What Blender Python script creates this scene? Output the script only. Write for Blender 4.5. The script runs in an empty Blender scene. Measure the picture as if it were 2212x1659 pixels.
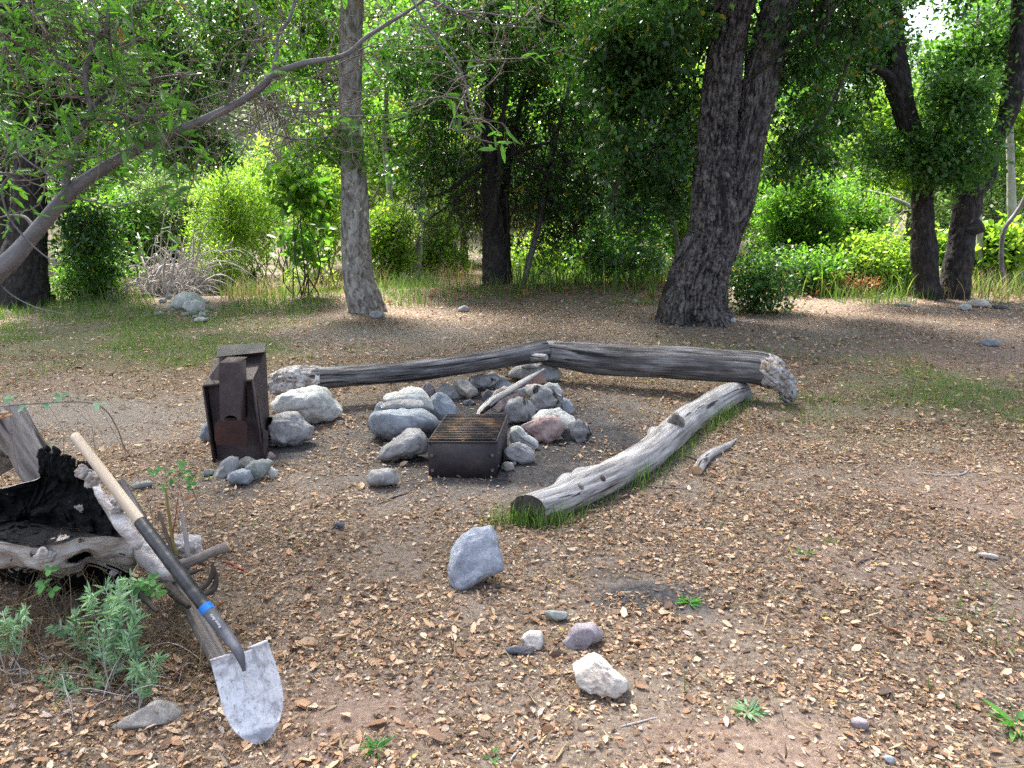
import bpy, math, random
import numpy as np
from mathutils import Vector
rng = np.random.default_rng(11)
random.seed(5)
R = math.radians
scn = bpy.context.scene
COL = scn.collection

# ------------------------------------------------------------ camera, world, sun, exposure
CAMH = 1.75; PITCH = R(13.1); FPX = 1671.0; CX, CY = 1106.0, 829.5     # pixel units of a 2212 x 1659 picture
cam = bpy.data.cameras.new('camera'); camo = bpy.data.objects.new('camera', cam); COL.objects.link(camo)
camo.location = (0, 0, CAMH); camo.rotation_euler = (R(90) - PITCH, 0, 0)
cam.sensor_width = 36; cam.lens = 36 * FPX / 2212; cam.clip_start = .05; cam.clip_end = 600
scn.camera = camo
SUN_EL, SUN_AZ = R(58), R(-28)          # azimuth from +Y towards +X: behind the trees and to the left
world = bpy.data.worlds.new('World'); scn.world = world; world.use_nodes = True
wn = world.node_tree; bg = wn.nodes['Background']
sky = wn.nodes.new('ShaderNodeTexSky'); sky.sky_type = 'NISHITA'; sky.sun_disc = False
sky.sun_elevation = SUN_EL; sky.sun_rotation = SUN_AZ; sky.dust_density = 4.0; sky.air_density = 1.0; sky.ozone_density = 1.0
hs = wn.nodes.new('ShaderNodeHueSaturation'); hs.inputs['Saturation'].default_value = .72
wn.links.new(sky.outputs[0], hs.inputs['Color']); wn.links.new(hs.outputs[0], bg.inputs['Color'])
bg.inputs['Strength'].default_value = 0.15
sl = bpy.data.lights.new('sun', 'SUN'); sl.energy = 5.0; sl.angle = R(13); sl.color = (1, .97, .90)
so = bpy.data.objects.new('sun', sl); COL.objects.link(so)
sd = Vector((math.sin(SUN_AZ) * math.cos(SUN_EL), math.cos(SUN_AZ) * math.cos(SUN_EL), math.sin(SUN_EL)))
so.rotation_euler = sd.to_track_quat('Z', 'Y').to_euler(); so.location = (0, 0, 30)
scn.view_settings.view_transform = 'Standard'; scn.view_settings.look = 'None'
scn.view_settings.exposure = 1.95; scn.view_settings.gamma = 1.0
cy = scn.cycles; cy.use_denoising = False
cy.max_bounces = 6; cy.diffuse_bounces = 4; cy.glossy_bounces = 2; cy.transmission_bounces = 4; cy.transparent_max_bounces = 4
cy.use_adaptive_sampling = True; cy.adaptive_threshold = 0.01

# ------------------------------------------------------------ noise
def _h(ix, iy, iz, seed):
    n = (ix * 374761393 + iy * 668265263 + iz * 1274126177 + seed * 1013904223) & 0xFFFFFFFF
    n = ((n ^ (n >> 13)) * 1274126177) & 0xFFFFFFFF
    n = n ^ (n >> 16)
    return (n & 0xFFFF) / 65535.0
def vnoise(p, seed=0):
    p = np.asarray(p, float); i = np.floor(p).astype(np.int64); f = p - i; u = f * f * (3 - 2 * f)
    x, y, z = i[..., 0], i[..., 1], i[..., 2]; r = 0
    for dx in (0, 1):
        wx = u[..., 0] if dx else 1 - u[..., 0]
        for dy in (0, 1):
            wy = u[..., 1] if dy else 1 - u[..., 1]
            for dz in (0, 1):
                wz = u[..., 2] if dz else 1 - u[..., 2]
                r = r + wx * wy * wz * _h(x + dx, y + dy, z + dz, seed)
    return r * 2 - 1
def fbm(p, o=4, seed=0):
    p = np.asarray(p, float); a, s, r = 1., 1., 0
    for k in range(o):
        r = r + a * vnoise(p * s + 17.3 * k, seed + k); a *= .5; s *= 2.03
    return r
def sstep(a, b, x):
    t = np.clip((x - a) / (b - a), 0, 1); return t * t * (3 - 2 * t)
def gs(x, y, cx, cy_, rx, ry, e=2.):
    return np.exp(-(np.abs((x - cx) / rx) ** e + np.abs((y - cy_) / ry) ** e))

# ------------------------------------------------------------ terrain and picture helpers
def H(x, y):
    x = np.asarray(x, float); y = np.asarray(y, float)
    p = np.stack([x, y, 0 * x], -1)
    near = sstep(40, 14, y)
    h = .025 * fbm(p * .6, 3, 3) * near + .006 * fbm(p * 5, 3, 9) * sstep(16, 9, y)
    h = h + .12 * gs(x, y, -2.1, 3.1, .75, .8)
    h = h - .05 * gs(x, y, -.2, 6.2, .9, .7)
    h = h + .22 * gs(x, y, 2.6, 15.4, 4.5, .9)
    h = h - .22 * sstep(14.6, 17.2, y) * sstep(-3.2, -5.0, x) * sstep(34, 26, y)
    h = h + .5 * fbm(p * .09, 3, 21) * sstep(18, 34, y)
    top = 27 - 16 * sstep(0, 26, x)
    h = h + top * sstep(24, 74, y + .35 * np.maximum(-x, 0)) ** 1.0
    h = h + 1.3 * fbm(p * .12, 4, 5) * sstep(28, 48, y)
    return h
def ray(px, py):
    a = (px - CX) / FPX; b = (CY - py) / FPX
    return np.array([a, math.cos(PITCH) + b * math.sin(PITCH), -math.sin(PITCH) + b * math.cos(PITCH)])
def P(px, py, Y):
    d = ray(px, py); return np.array([0, 0, CAMH]) + d * (Y / d[1])
def G(px, py, dz=0.):
    d = ray(px, py); z = dz
    for k in range(14):
        t = (CAMH - z) / -d[2]; q = d * t; z = .5 * z + .5 * (float(H(q[0], q[1])) + dz)
    t = (CAMH - z) / -d[2]; q = d * t; return np.array([q[0], q[1], z])
def dep(p): return p[1] * math.cos(PITCH) + (CAMH - p[2]) * math.sin(PITCH)     # depth along the view axis
def wpx(w, p): return w * dep(p) / FPX                                            # pixels -> metres at p
def hz(x, y): return float(H(x, y))

# ------------------------------------------------------------ objects
def tag(o, label=None, cat=None, group=None, kind=None):
    if label: o['label'] = label
    if cat: o['category'] = cat
    if group: o['group'] = group
    if kind: o['kind'] = kind
    return o
def empty(name, loc, label, cat, group=None):
    o = bpy.data.objects.new(name, None); COL.objects.link(o); o.location = tuple(float(v) for v in loc); o.empty_display_size = .1
    return tag(o, label, cat, group)
def mesh_np(name, V, F, mat, parent=None, attrs=None, smooth=False, origin=None, vattrs=None, mats=None, fmat=None):
    """F: list of int arrays (k,3) or (k,4), or one array."""
    if not isinstance(F, (list, tuple)): F = [F]
    V = np.asarray(V, np.float64)
    if origin is None and parent is None: origin = np.array([V[:, 0].mean(), V[:, 1].mean(), V[:, 2].min()])
    if origin is None: origin = np.array(parent_world(parent))
    Vl = (V - origin).astype(np.float32)
    me = bpy.data.meshes.new(name)
    nf = sum(len(f) for f in F); nl = sum(f.size for f in F)
    me.vertices.add(len(V)); me.vertices.foreach_set('co', Vl.ravel())
    me.loops.add(nl); me.polygons.add(nf)
    me.loops.foreach_set('vertex_index', np.concatenate([f.ravel() for f in F]).astype(np.int32))
    tot = np.concatenate([np.full(len(f), f.shape[1]) for f in F]); st = np.concatenate([[0], np.cumsum(tot)[:-1]])
    me.polygons.foreach_set('loop_start', st.astype(np.int32))
    if smooth: me.polygons.foreach_set('use_smooth', np.ones(nf, bool))
    me.update(calc_edges=True)
    if attrs:
        for k, a in attrs.items():
            at = me.attributes.new(k, 'FLOAT', 'FACE'); at.data.foreach_set('value', np.asarray(a, np.float32))
    if vattrs:
        for k, a in vattrs.items():
            a = np.asarray(a, np.float32)
            if a.ndim == 2:
                at = me.attributes.new(k, 'FLOAT_VECTOR', 'POINT'); at.data.foreach_set('vector', a.ravel())
            else:
                at = me.attributes.new(k, 'FLOAT', 'POINT'); at.data.foreach_set('value', a)
    for m in (mats or [mat]): me.materials.append(m)
    if fmat is not None: me.polygons.foreach_set('material_index', np.asarray(fmat, np.int32))
    o = bpy.data.objects.new(name, me); COL.objects.link(o)
    if parent is None: o.location = tuple(float(v) for v in origin)
    else:
        o.parent = parent; pw = np.array(parent_world(parent)); o.location = tuple(float(v) for v in (origin - pw))
    return o
def parent_world(p):
    v = Vector(p.location)
    while p.parent: p = p.parent; v = v + Vector(p.location)
    return tuple(v)
def copy_tree(o, parent=None):
    c = o.copy(); COL.objects.link(c); c.parent = parent
    for ch in [q for q in list(COL.objects) if q.parent is o]: copy_tree(ch, c)
    return c

class MB:                                       # collects pieces into one mesh
    def __init__(s): s.V = []; s.F3 = []; s.F4 = []; s.n = 0; s.ax = []; s.r3 = []; s.r4 = []
    def add(s, V, F, ax=None, r=None):
        V = np.asarray(V, float); F = np.asarray(F)
        s.V.append(V); s.ax.append(ax if ax is not None else V)
        rr = np.full(len(F), .5) if r is None else np.broadcast_to(r, (len(F),))
        if F.shape[1] == 3: s.F3.append(F + s.n); s.r3.append(rr)
        else: s.F4.append(F + s.n); s.r4.append(rr)
        s.n += len(V)
    def box(s, c, d, M=None):
        c = np.array(c, float); d = np.array(d, float) / 2
        v = np.array([[i, j, k] for i in (-1, 1) for j in (-1, 1) for k in (-1, 1)], float) * d
        if M is not None: v = v @ np.array(M).T
        s.add(v + c, np.array([[0, 1, 3, 2], [4, 6, 7, 5], [0, 4, 5, 1], [2, 3, 7, 6], [0, 2, 6, 4], [1, 5, 7, 3]]))
    def slab(s, a, b, c, d, t):                 # quad a,b,c,d with thickness t behind its normal
        q = np.array([a, b, c, d], float); n = np.cross(q[1] - q[0], q[3] - q[0]); n /= np.linalg.norm(n)
        v = np.vstack([q, q - n * t])
        s.add(v, np.array([[0, 1, 2, 3], [7, 6, 5, 4], [0, 4, 5, 1], [1, 5, 6, 2], [2, 6, 7, 3], [3, 7, 4, 0]]))
    def bar(s, a, b, w, h, up=(0, 0, 1)):
        a = np.array(a, float); b = np.array(b, float); d = b - a; d /= np.linalg.norm(d)
        u = np.array(up, float); sd_ = np.cross(d, u); sd_ /= np.linalg.norm(sd_); u = np.cross(sd_, d)
        v = []
        for e in (a, b):
            for i, j in ((-1, -1), (1, -1), (1, 1), (-1, 1)): v.append(e + sd_ * i * w / 2 + u * j * h / 2)
        s.add(np.array(v), np.array([[0, 3, 2, 1], [4, 5, 6, 7], [0, 1, 5, 4], [1, 2, 6, 5], [2, 3, 7, 6], [3, 0, 4, 7]]))
    def build(s, name, mat, parent=None, smooth=False, origin=None):
        V = np.vstack(s.V); F = []; r = []
        if s.F3: F.append(np.vstack(s.F3)); r += s.r3
        if s.F4: F.append(np.vstack(s.F4)); r += s.r4
        return mesh_np(name, V, F, mat, parent, attrs={'rnd': np.concatenate(r)}, smooth=smooth, origin=origin, vattrs={'ax': np.vstack(s.ax)})

# ------------------------------------------------------------ tubes
def resample(pts, rad, n):
    pts = np.asarray(pts, float); rad = np.asarray(rad, float); m = len(pts)
    if m == 2:
        t = np.linspace(0, 1, n)[:, None]; return pts[0] * (1 - t) + pts[1] * t, rad[0] * (1 - t[:, 0]) + rad[1] * t[:, 0]
    ext = np.vstack([2 * pts[0] - pts[1], pts, 2 * pts[-1] - pts[-2]])
    L = np.concatenate([[0], np.cumsum(np.linalg.norm(np.diff(pts, axis=0), axis=1))])
    s = np.linspace(0, L[-1], n); k = np.clip(np.searchsorted(L, s, side='right') - 1, 0, m - 2)
    t = ((s - L[k]) / np.maximum(L[k + 1] - L[k], 1e-9))[:, None]
    p0, p1, p2, p3 = ext[k], ext[k + 1], ext[k + 2], ext[k + 3]
    o = .5 * (2 * p1 + (p2 - p0) * t + (2 * p0 - 5 * p1 + 4 * p2 - p3) * t ** 2 + (3 * p1 - p0 - 3 * p2 + p3) * t ** 3)
    tt = t[:, 0] * t[:, 0] * (3 - 2 * t[:, 0]); tt = .5 * tt + .5 * t[:, 0]
    return o, rad[k] * (1 - tt) + rad[k + 1] * tt
def tube(pts, rad, nseg=16, n=40, disp=None, cap=True, mb=None, r=None, squash=None):
    """disp(theta, s, ax, V) -> outward offset in metres."""
    c, rd = resample(pts, rad, n)
    T = np.gradient(c, axis=0); T /= np.linalg.norm(T, axis=1)[:, None] + 1e-12
    N = np.zeros_like(T); a = np.array([0, 1., 0]) if abs(T[0][1]) < .9 else np.array([1., 0, 0])
    v = a - T[0] * a.dot(T[0]); N[0] = v / np.linalg.norm(v)
    for i in range(1, n):
        v = N[i - 1] - T[i] * N[i - 1].dot(T[i]); N[i] = v / (np.linalg.norm(v) + 1e-12)
    B = np.cross(T, N)
    th = np.arange(nseg) * 2 * np.pi / nseg
    s = np.concatenate([[0], np.cumsum(np.linalg.norm(np.diff(c, axis=0), axis=1))])
    TH, S = np.meshgrid(th, s); RD = np.repeat(rd[:, None], nseg, 1)
    ax = np.stack([np.cos(TH) * RD, np.sin(TH) * RD, S], -1)
    if disp is not None: RD = RD + disp(TH, S, ax, RD)
    V = c[:, None, :] + RD[..., None] * (np.cos(TH)[..., None] * N[:, None, :] + np.sin(TH)[..., None] * B[:, None, :])
    V = V.reshape(-1, 3); ax = ax.reshape(-1, 3)
    i = np.arange(n - 1)[:, None] * nseg; j = np.arange(nseg)[None, :]; j2 = (j + 1) % nseg
    F = np.stack([i + j, i + j2, i + nseg + j2, i + nseg + j], -1).reshape(-1, 4)
    mb = mb or MB(); mb.add(V, F, ax, r)
    if cap:
        for e, ring in ((0, V[:nseg]), (n - 1, V[-nseg:])):
            cc = ring.mean(0)
            axr = ax[:nseg] if e == 0 else ax[-nseg:]
            vv = np.vstack([ring, cc[None]]); axx = np.vstack([axr, [[0, 0, axr[0, 2]]]])
            q = np.stack([np.full(nseg, nseg), np.arange(nseg), (np.arange(nseg) + 1) % nseg], -1)
            if e == 0: q = q[:, ::-1]
            mb.add(vv, q, axx, r)
    return mb
def trunk_px(spec, Y0, Y1=None, ground=True):
    """spec rows (px, py, width in px), foot first; Y0..Y1 depth foot to top -> pts, radii"""
    Y1 = Y0 if Y1 is None else Y1; pts, rad = [], []
    y0, y1 = spec[0][1], spec[-1][1]
    for (px, py, w) in spec:
        t = (y0 - py) / (y0 - y1 + 1e-9); p = P(px, py, Y0 + (Y1 - Y0) * t); pts.append(p); rad.append(wpx(w, p) / 2)
    pts = np.array(pts)
    if ground:
        g = hz(pts[0][0], pts[0][1]) - .12
        if pts[0][2] > g: pts = np.vstack([[pts[0][0], pts[0][1], g], pts]); rad = [rad[0] * 1.08] + rad
    return pts, rad
def twigs(A, Bp, r0, r1, bend=.12, nseg=4, seed=0, sides=3):
    """many thin curved twigs from A to Bp, vectorised"""
    g = np.random.default_rng(seed); n = len(A); L = np.linalg.norm(Bp - A, axis=1)[:, None]
    t = np.linspace(0, 1, nseg + 1)
    off = g.normal(size=(n, 3)) * L * bend; off2 = g.normal(size=(n, 3)) * L * bend * .5
    pts = A[:, None] * (1 - t)[None, :, None] + Bp[:, None] * t[None, :, None] + off[:, None] * np.sin(np.pi * t)[None, :, None] + off2[:, None] * np.sin(2 * np.pi * t)[None, :, None]
    T = (Bp - A) / (L + 1e-9); a = g.normal(size=(n, 3)); N = np.cross(T, a); N /= np.linalg.norm(N, axis=1)[:, None] + 1e-9; B = np.cross(T, N)
    r0 = np.broadcast_to(r0, (n,)); r1 = np.broadcast_to(r1, (n,))
    rr = r0[:, None] * (1 - t) + r1[:, None] * t
    th = np.arange(sides) * 2 * np.pi / sides
    ring = np.cos(th)[None, :, None] * N[:, None] + np.sin(th)[None, :, None] * B[:, None]
    V = pts[:, :, None, :] + rr[:, :, None, None] * ring[:, None, :, :]
    m = (nseg + 1) * sides; base = np.arange(n)[:, None, None] * m
    i = np.arange(nseg)[None, :, None] * sides; j = np.arange(sides)[None, None, :]; j2 = (j + 1) % sides
    F = np.stack([base + i + j, base + i + j2, base + i + sides + j2, base + i + sides + j], -1).reshape(-1, 4)
    return V.reshape(-1, 3), F, pts

# ------------------------------------------------------------ leaves and blades
def unit(v): return v / (np.linalg.norm(v, axis=-1, keepdims=True) + 1e-9)
def leaf_geo(pos, axis, nrm, L, W, fold=.15, six=True, curl=0.):
    axis = unit(axis); side = unit(np.cross(axis, nrm)); up = np.cross(side, axis)
    L = np.broadcast_to(L, (len(pos),))[:, None]; W = np.broadcast_to(W, (len(pos),))[:, None]
    if six:
        c = np.broadcast_to(curl, (len(pos),))[:, None]
        vs = [pos, pos + axis * L * .3 - side * W * .42 + up * W * fold, pos + axis * L * .7 - side * W * .38 + up * (W * fold + L * c * .5),
              pos + axis * L + up * L * c, pos + axis * L * .68 + side * W * .4 + up * (W * fold + L * c * .5), pos + axis * L * .28 + side * W * .44 + up * W * fold]
        V = np.stack(vs, 1).reshape(-1, 3); b = np.arange(len(pos))[:, None] * 6
        F = np.stack([b + [0, 3, 2, 1], b + [0, 5, 4, 3]], 1).reshape(-1, 4); return V, F, 2
    V = np.stack([pos, pos + axis * L * .5 - side * W * .5 + up * W * fold, pos + axis * L, pos + axis * L * .45 + side * W * .5 + up * W * fold], 1).reshape(-1, 3)
    F = np.arange(len(pos))[:, None] * 4 + np.array([0, 3, 2, 1]); return V, F, 1
def blades(pos, h, w, lean, seed=0, mb=None, r=None, seg=3, droop=.5):
    g = np.random.default_rng(seed); n = len(pos); az = g.uniform(0, 2 * np.pi, n)
    d = np.stack([np.cos(az), np.sin(az), 0 * az], -1); sd_ = np.stack([-np.sin(az + g.normal(0, .6, n)), np.cos(az), 0 * az], -1)
    h = np.broadcast_to(h, (n,))[:, None]; w = np.broadcast_to(w, (n,))[:, None]; lean = np.broadcast_to(lean, (n,))[:, None]
    vs = []
    for k in range(seg + 1):
        t = k / seg; c = pos + np.array([0, 0, 1.]) * h * (t - droop * lean * t * t * .6) + d * h * lean * t * t
        ww = w * (1 - t) ** .7 * .5 + w * .03
        vs += [c - sd_ * ww, c + sd_ * ww]
    V = np.stack(vs, 1).reshape(-1, 3); m = 2 * (seg + 1); b = np.arange(n)[:, None] * m
    F = np.concatenate([(b + [2 * k, 2 * k + 1, 2 * k + 3, 2 * k + 2])[:, None] for k in range(seg)], 1).reshape(-1, 4)
    rr = g.uniform(0, 1, n) if r is None else r
    mb = mb or MB(); mb.add(V, F, None, np.repeat(rr, seg)); return mb

# ------------------------------------------------------------ materials
class NT:
    def __init__(s, name):
        s.m = bpy.data.materials.new(name); s.m.use_nodes = True; s.t = s.m.node_tree; s.t.nodes.clear()
        s.out = s.n('ShaderNodeOutputMaterial')
    def n(s, ty, **k):
        o = s.t.nodes.new(ty)
        for a, b in k.items(): setattr(o, a, b)
        return o
    def l(s, a, b): s.t.links.new(a, b)
    def noise(s, vec, scale, detail=5, rough=.6, dist=0.):
        o = s.n('ShaderNodeTexNoise'); o.inputs['Scale'].default_value = scale; o.inputs['Detail'].default_value = detail
        o.inputs['Roughness'].default_value = rough; o.inputs['Distortion'].default_value = dist
        if vec is not None: s.l(vec, o.inputs['Vector'])
        return o.outputs['Fac']
    def ramp(s, fac, stops, interp='LINEAR'):
        o = s.n('ShaderNodeValToRGB'); e = o.color_ramp.elements; o.color_ramp.interpolation = interp
        while len(e) < len(stops): e.new(.5)
        for i, (p, c) in enumerate(stops): e[i].position = p; e[i].color = (*c, 1) if len(c) == 3 else c
        s.l(fac, o.inputs[0]); return o.outputs[0]
    def rng(s, fac, a, b, c=0., d=1.):
        o = s.n('ShaderNodeMapRange'); s.l(fac, o.inputs[0])
        for i, v in enumerate((a, b, c, d)): o.inputs[i + 1].default_value = v
        return o.outputs[0]
    def mix(s, fac, a, b, mode='MIX'):
        o = s.n('ShaderNodeMix', data_type='RGBA', blend_type=mode); ins = [i for i in o.inputs if i.type == 'RGBA']
        if isinstance(fac, (int, float)): o.inputs[0].default_value = fac
        else: s.l(fac, o.inputs[0])
        for i, v in ((0, a), (1, b)):
            if isinstance(v, tuple): ins[i].default_value = (*v, 1)
            else: s.l(v, ins[i])
        return [q for q in o.outputs if q.type == 'RGBA'][0]
    def math(s, op, a, b=None):
        o = s.n('ShaderNodeMath', operation=op)
        for i, v in ((0, a), (1, b)):
            if v is None: continue
            if isinstance(v, (int, float)): o.inputs[i].default_value = v
            else: s.l(v, o.inputs[i])
        return o.outputs[0]
    def coord(s, kind, stretch=(1, 1, 1)):
        if kind == 'ax': a = s.n('ShaderNodeAttribute', attribute_name='ax').outputs['Vector']
        elif kind == 'pos': a = s.n('ShaderNodeNewGeometry').outputs['Position']
        else: a = s.n('ShaderNodeTexCoord').outputs['Object']
        mp = s.n('ShaderNodeMapping'); mp.inputs['Scale'].default_value = stretch; s.l(a, mp.inputs['Vector']); return mp.outputs[0]
    def bump(s, h, strength, dist):
        o = s.n('ShaderNodeBump'); o.inputs['Strength'].default_value = strength; o.inputs['Distance'].default_value = dist
        s.l(h, o.inputs['Height']); return o.outputs[0]
    def principled(s, col, rough=.8, spec=.3, metal=0., nrm=None):
        o = s.n('ShaderNodeBsdfPrincipled')
        if isinstance(col, tuple): o.inputs['Base Color'].default_value = (*col, 1)
        else: s.l(col, o.inputs['Base Color'])
        if isinstance(rough, (int, float)): o.inputs['Roughness'].default_value = rough
        else: s.l(rough, o.inputs['Roughness'])
        o.inputs['Specular IOR Level'].default_value = spec; o.inputs['Metallic'].default_value = metal
        if nrm is not None: s.l(nrm, o.inputs['Normal'])
        return o.outputs[0]
    def done(s, sh): s.l(sh, s.out.inputs['Surface']); return s.m

def surf(name, stops, scale=5., coord='obj', stretch=(1, 1, 1), detail=6, rough=.85, spec=.25, bump=.5, bdist=.01, bscale=None,
         layers=(), metal=0., dist=0., nrough=.62):
    """stops: ramp over a noise; layers: (colour, scale, lo, hi[, stretch]) laid over by a second noise mask"""
    t = NT(name); v = t.coord(coord, stretch); n1 = t.noise(v, scale, detail, nrough, dist); c = t.ramp(n1, stops); hsum = n1
    for i, la in enumerate(layers):
        vv = t.coord(coord, la[4] if len(la) > 4 else (1, 1, 1)); nn = t.noise(vv, la[1], 4, .6, .3); m = t.rng(nn, la[2], la[3]); c = t.mix(m, c, la[0])
    nb = t.noise(v, bscale or scale * 3, 6, .65); h = t.math('ADD', nb, n1)
    return t.done(t.principled(c, rough, spec, metal, t.bump(h, bump, bdist)))

def leafmat(name, stops, trans=.45, tcol=(1.6, 1.9, .7), rough=.45, spec=.35):
    t = NT(name); a = t.n('ShaderNodeAttribute', attribute_name='rnd').outputs['Fac']; c = t.ramp(a, stops)
    s1 = t.principled(c, rough, spec); tr = t.n('ShaderNodeBsdfTranslucent'); t.l(t.mix(1., c, tcol, 'MULTIPLY'), tr.inputs[0])
    ms = t.n('ShaderNodeMixShader'); ms.inputs[0].default_value = trans; t.l(s1, ms.inputs[1]); t.l(tr.outputs[0], ms.inputs[2])
    return t.done(ms.outputs[0])
# ------------------------------------------------------------ material set
M = {}
M['oak'] = leafmat('oak_leaf', [(0, (.02, .05, .016)), (.45, (.04, .10, .028)), (.8, (.07, .16, .038)), (.965, (.11, .21, .05)), (1, (.3, .22, .03))], .42, rough=.34, spec=.5)
M['mid'] = leafmat('mid_leaf', [(0, (.055, .12, .022)), (.5, (.10, .21, .038)), (.9, (.16, .29, .05)), (1, (.26, .32, .06))], .52)
M['bright'] = leafmat('bright_leaf', [(0, (.10, .20, .035)), (.5, (.22, .35, .06)), (.9, (.36, .48, .09)), (1, (.5, .5, .09))], .56, tcol=(1.3, 1.42, .55))
M['pale'] = leafmat('pale_leaf', [(0, (.11, .17, .07)), (.5, (.17, .25, .10)), (1, (.26, .34, .15))], .45, tcol=(1.3, 1.5, .7))
M['willow'] = leafmat('willow_leaf', [(0, (.05, .13, .025)), (.5, (.09, .20, .04)), (.93, (.15, .29, .06)), (1, (.3, .07, .02))], .5, rough=.4)
M['sage'] = leafmat('sage_leaf', [(0, (.16, .28, .15)), (.5, (.23, .37, .22)), (1, (.33, .46, .3))], .3, tcol=(1.1, 1.4, .7), rough=.7, spec=.15)
M['herb'] = leafmat('herb_leaf', [(0, (.05, .16, .04)), (1, (.12, .30, .07))], .4)
M['grass'] = leafmat('grass_blade', [(0, (.05, .11, .025)), (.5, (.09, .18, .035)), (.8, (.15, .24, .055)), (1, (.36, .31, .15))], .4, tcol=(1.3, 1.5, .6), rough=.5)
M['drygrass'] = leafmat('dry_grass', [(0, (.2, .13, .07)), (.5, (.33, .25, .14)), (1, (.5, .42, .28))], .3, tcol=(1.2, 1.1, .8), rough=.7, spec=.15)
M['litter'] = leafmat('dead_leaf', [(0, (.05, .034, .028)), (.2, (.12, .075, .052)), (.4, (.26, .145, .085)), (.58, (.42, .25, .145)), (.76, (.53, .37, .24)), (.92, (.57, .45, .34)), (.985, (.34, .29, .28)), (1, (.5, .4, .1))], .2, tcol=(1.2, 1., .7), rough=.6, spec=.3)
M['duff'] = leafmat('leaf_duff', [(0, (.06, .038, .026)), (.35, (.19, .112, .062)), (.7, (.36, .22, .12)), (1, (.5, .37, .25))], .1, tcol=(1, 1, 1), rough=.8, spec=.1)
M['scrub'] = leafmat('scrub_leaf', [(0, (.05, .065, .03)), (.5, (.09, .12, .05)), (1, (.16, .2, .08))], .3)
M['redleaf'] = leafmat('red_leaf', [(0, (.25, .09, .04)), (1, (.4, .2, .09))], .2, tcol=(1.2, 1, .8))

M['bark_oak'] = surf('furrowed_bark', [(.38, (.016, .013, .013)), (.46, (.06, .05, .047)), (.6, (.20, .17, .16))], 24, 'ax', (1, 1, .25), bump=1., bdist=.035, bscale=52, nrough=.7,
                     layers=[((.022, .018, .018), 1.6, .53, .66, (1, 1, .5)), ((.26, .23, .215), 5, .62, .75)])
M['bark_char'] = surf('charred_bark', [(.3, (.008, .008, .009)), (.5, (.025, .022, .022)), (.75, (.075, .06, .055))], 22, 'ax', (1, 1, .35), bump=.9, bdist=.02, bscale=50, rough=.7)
M['bark_char2'] = surf('scorched_bark', [(.3, (.010, .009, .009)), (.5, (.030, .025, .024)), (.72, (.085, .072, .068))], 18, 'ax', (1, 1, .4), bump=.9, bdist=.02, bscale=45,
                     layers=[((.36, .33, .33), 2.2, .62, .72, (1, 1, .5)), ((.10, .055, .03), 3, .6, .72)])
M['bark_syc'] = surf('sycamore_bark', [(.34, (.085, .07, .06)), (.46, (.18, .16, .145)), (.58, (.29, .27, .25)), (.75, (.40, .38, .35))], 9, 'ax', (1.3, 1.3, .7), bump=.5, bdist=.012, bscale=40, dist=.6,
                     layers=[((.10, .08, .065), 16, .58, .66, (1, 1, .55)), ((.32, .19, .10), 3.2, .66, .74), ((.50, .45, .33), 12, .62, .68)])
M['bark_pale'] = surf('pale_bark', [(.3, (.2, .19, .17)), (.6, (.36, .35, .32)), (.8, (.48, .47, .44))], 6, 'ax', (1, 1, .5), bump=.3, bdist=.01, layers=[((.12, .10, .08), 9, .6, .7)])
M['bark_grey'] = surf('smooth_grey_bark', [(.3, (.07, .062, .06)), (.5, (.125, .112, .11)), (.75, (.21, .195, .19))], 14, 'ax', (1, 1, .25), bump=.35, bdist=.006, bscale=60, rough=.6, spec=.35,
                     layers=[((.09, .07, .065), 11, .6, .68, (1, 1, 2.5))])
M['twig'] = surf('twig_bark', [(.3, (.09, .065, .05)), (.6, (.19, .145, .12)), (.8, (.28, .24, .21))], 8, 'obj', rough=.7, bump=.2)
M['twig_dark'] = surf('dark_twig_bark', [(.3, (.02, .017, .015)), (.7, (.07, .055, .045))], 8, 'obj', rough=.8, bump=.2)
M['deadwood'] = surf('grey_deadwood', [(.3, (.24, .21, .2)), (.7, (.44, .40, .38))], 6, 'obj', rough=.8, bump=.2)
M['log'] = surf('weathered_log', [(.32, (.10, .088, .083)), (.44, (.24, .222, .215)), (.56, (.37, .35, .34)), (.74, (.52, .50, .495))], 34, 'ax', (1, 1, .07), bump=1., bdist=.008, bscale=55, nrough=.7,
                     layers=[((.035, .03, .028), 24, .585, .62, (1, 1, .045)), ((.20, .17, .15), 3, .5, .7, (1, 1, .3)), ((.50, .48, .47), 5, .62, .8, (1, 1, .1))])
M['log_dark'] = surf('dark_weathered_log', [(.34, (.028, .025, .025)), (.45, (.085, .077, .077)), (.57, (.18, .168, .168)), (.74, (.38, .365, .37))], 28, 'ax', (1, 1, .07), bump=1., bdist=.008, bscale=55, nrough=.7,
                     layers=[((.018, .016, .016), 22, .57, .61, (1, 1, .045)), ((.06, .052, .051), 2.5, .47, .62, (1, 1, .4)), ((.40, .39, .39), 4, .58, .76, (1, 1, .12))])
M['log_break'] = surf('rotten_log_end', [(.36, (.05, .04, .035)), (.43, (.26, .22, .2)), (.55, (.46, .43, .415)), (.7, (.62, .60, .59))], 16, 'obj', (1, 1, 1), bump=1., bdist=.02, bscale=40, dist=1.,
                     layers=[((.30, .19, .10), 6, .58, .7)])
M['log_end'] = surf('sawn_log_end', [(.3, (.035, .028, .024)), (.6, (.08, .065, .055)), (.8, (.15, .125, .11))], 30, 'obj', bump=.7, bdist=.006)
M['char'] = surf('charcoal', [(.3, (.004, .004, .005)), (.55, (.009, .009, .010)), (.8, (.022, .021, .023))], 18, 'obj', (1, 1, 1.6), bump=1., bdist=.02, rough=.8, spec=.12,
                 layers=[((.40, .35, .31), 9, .655, .675)])
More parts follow.
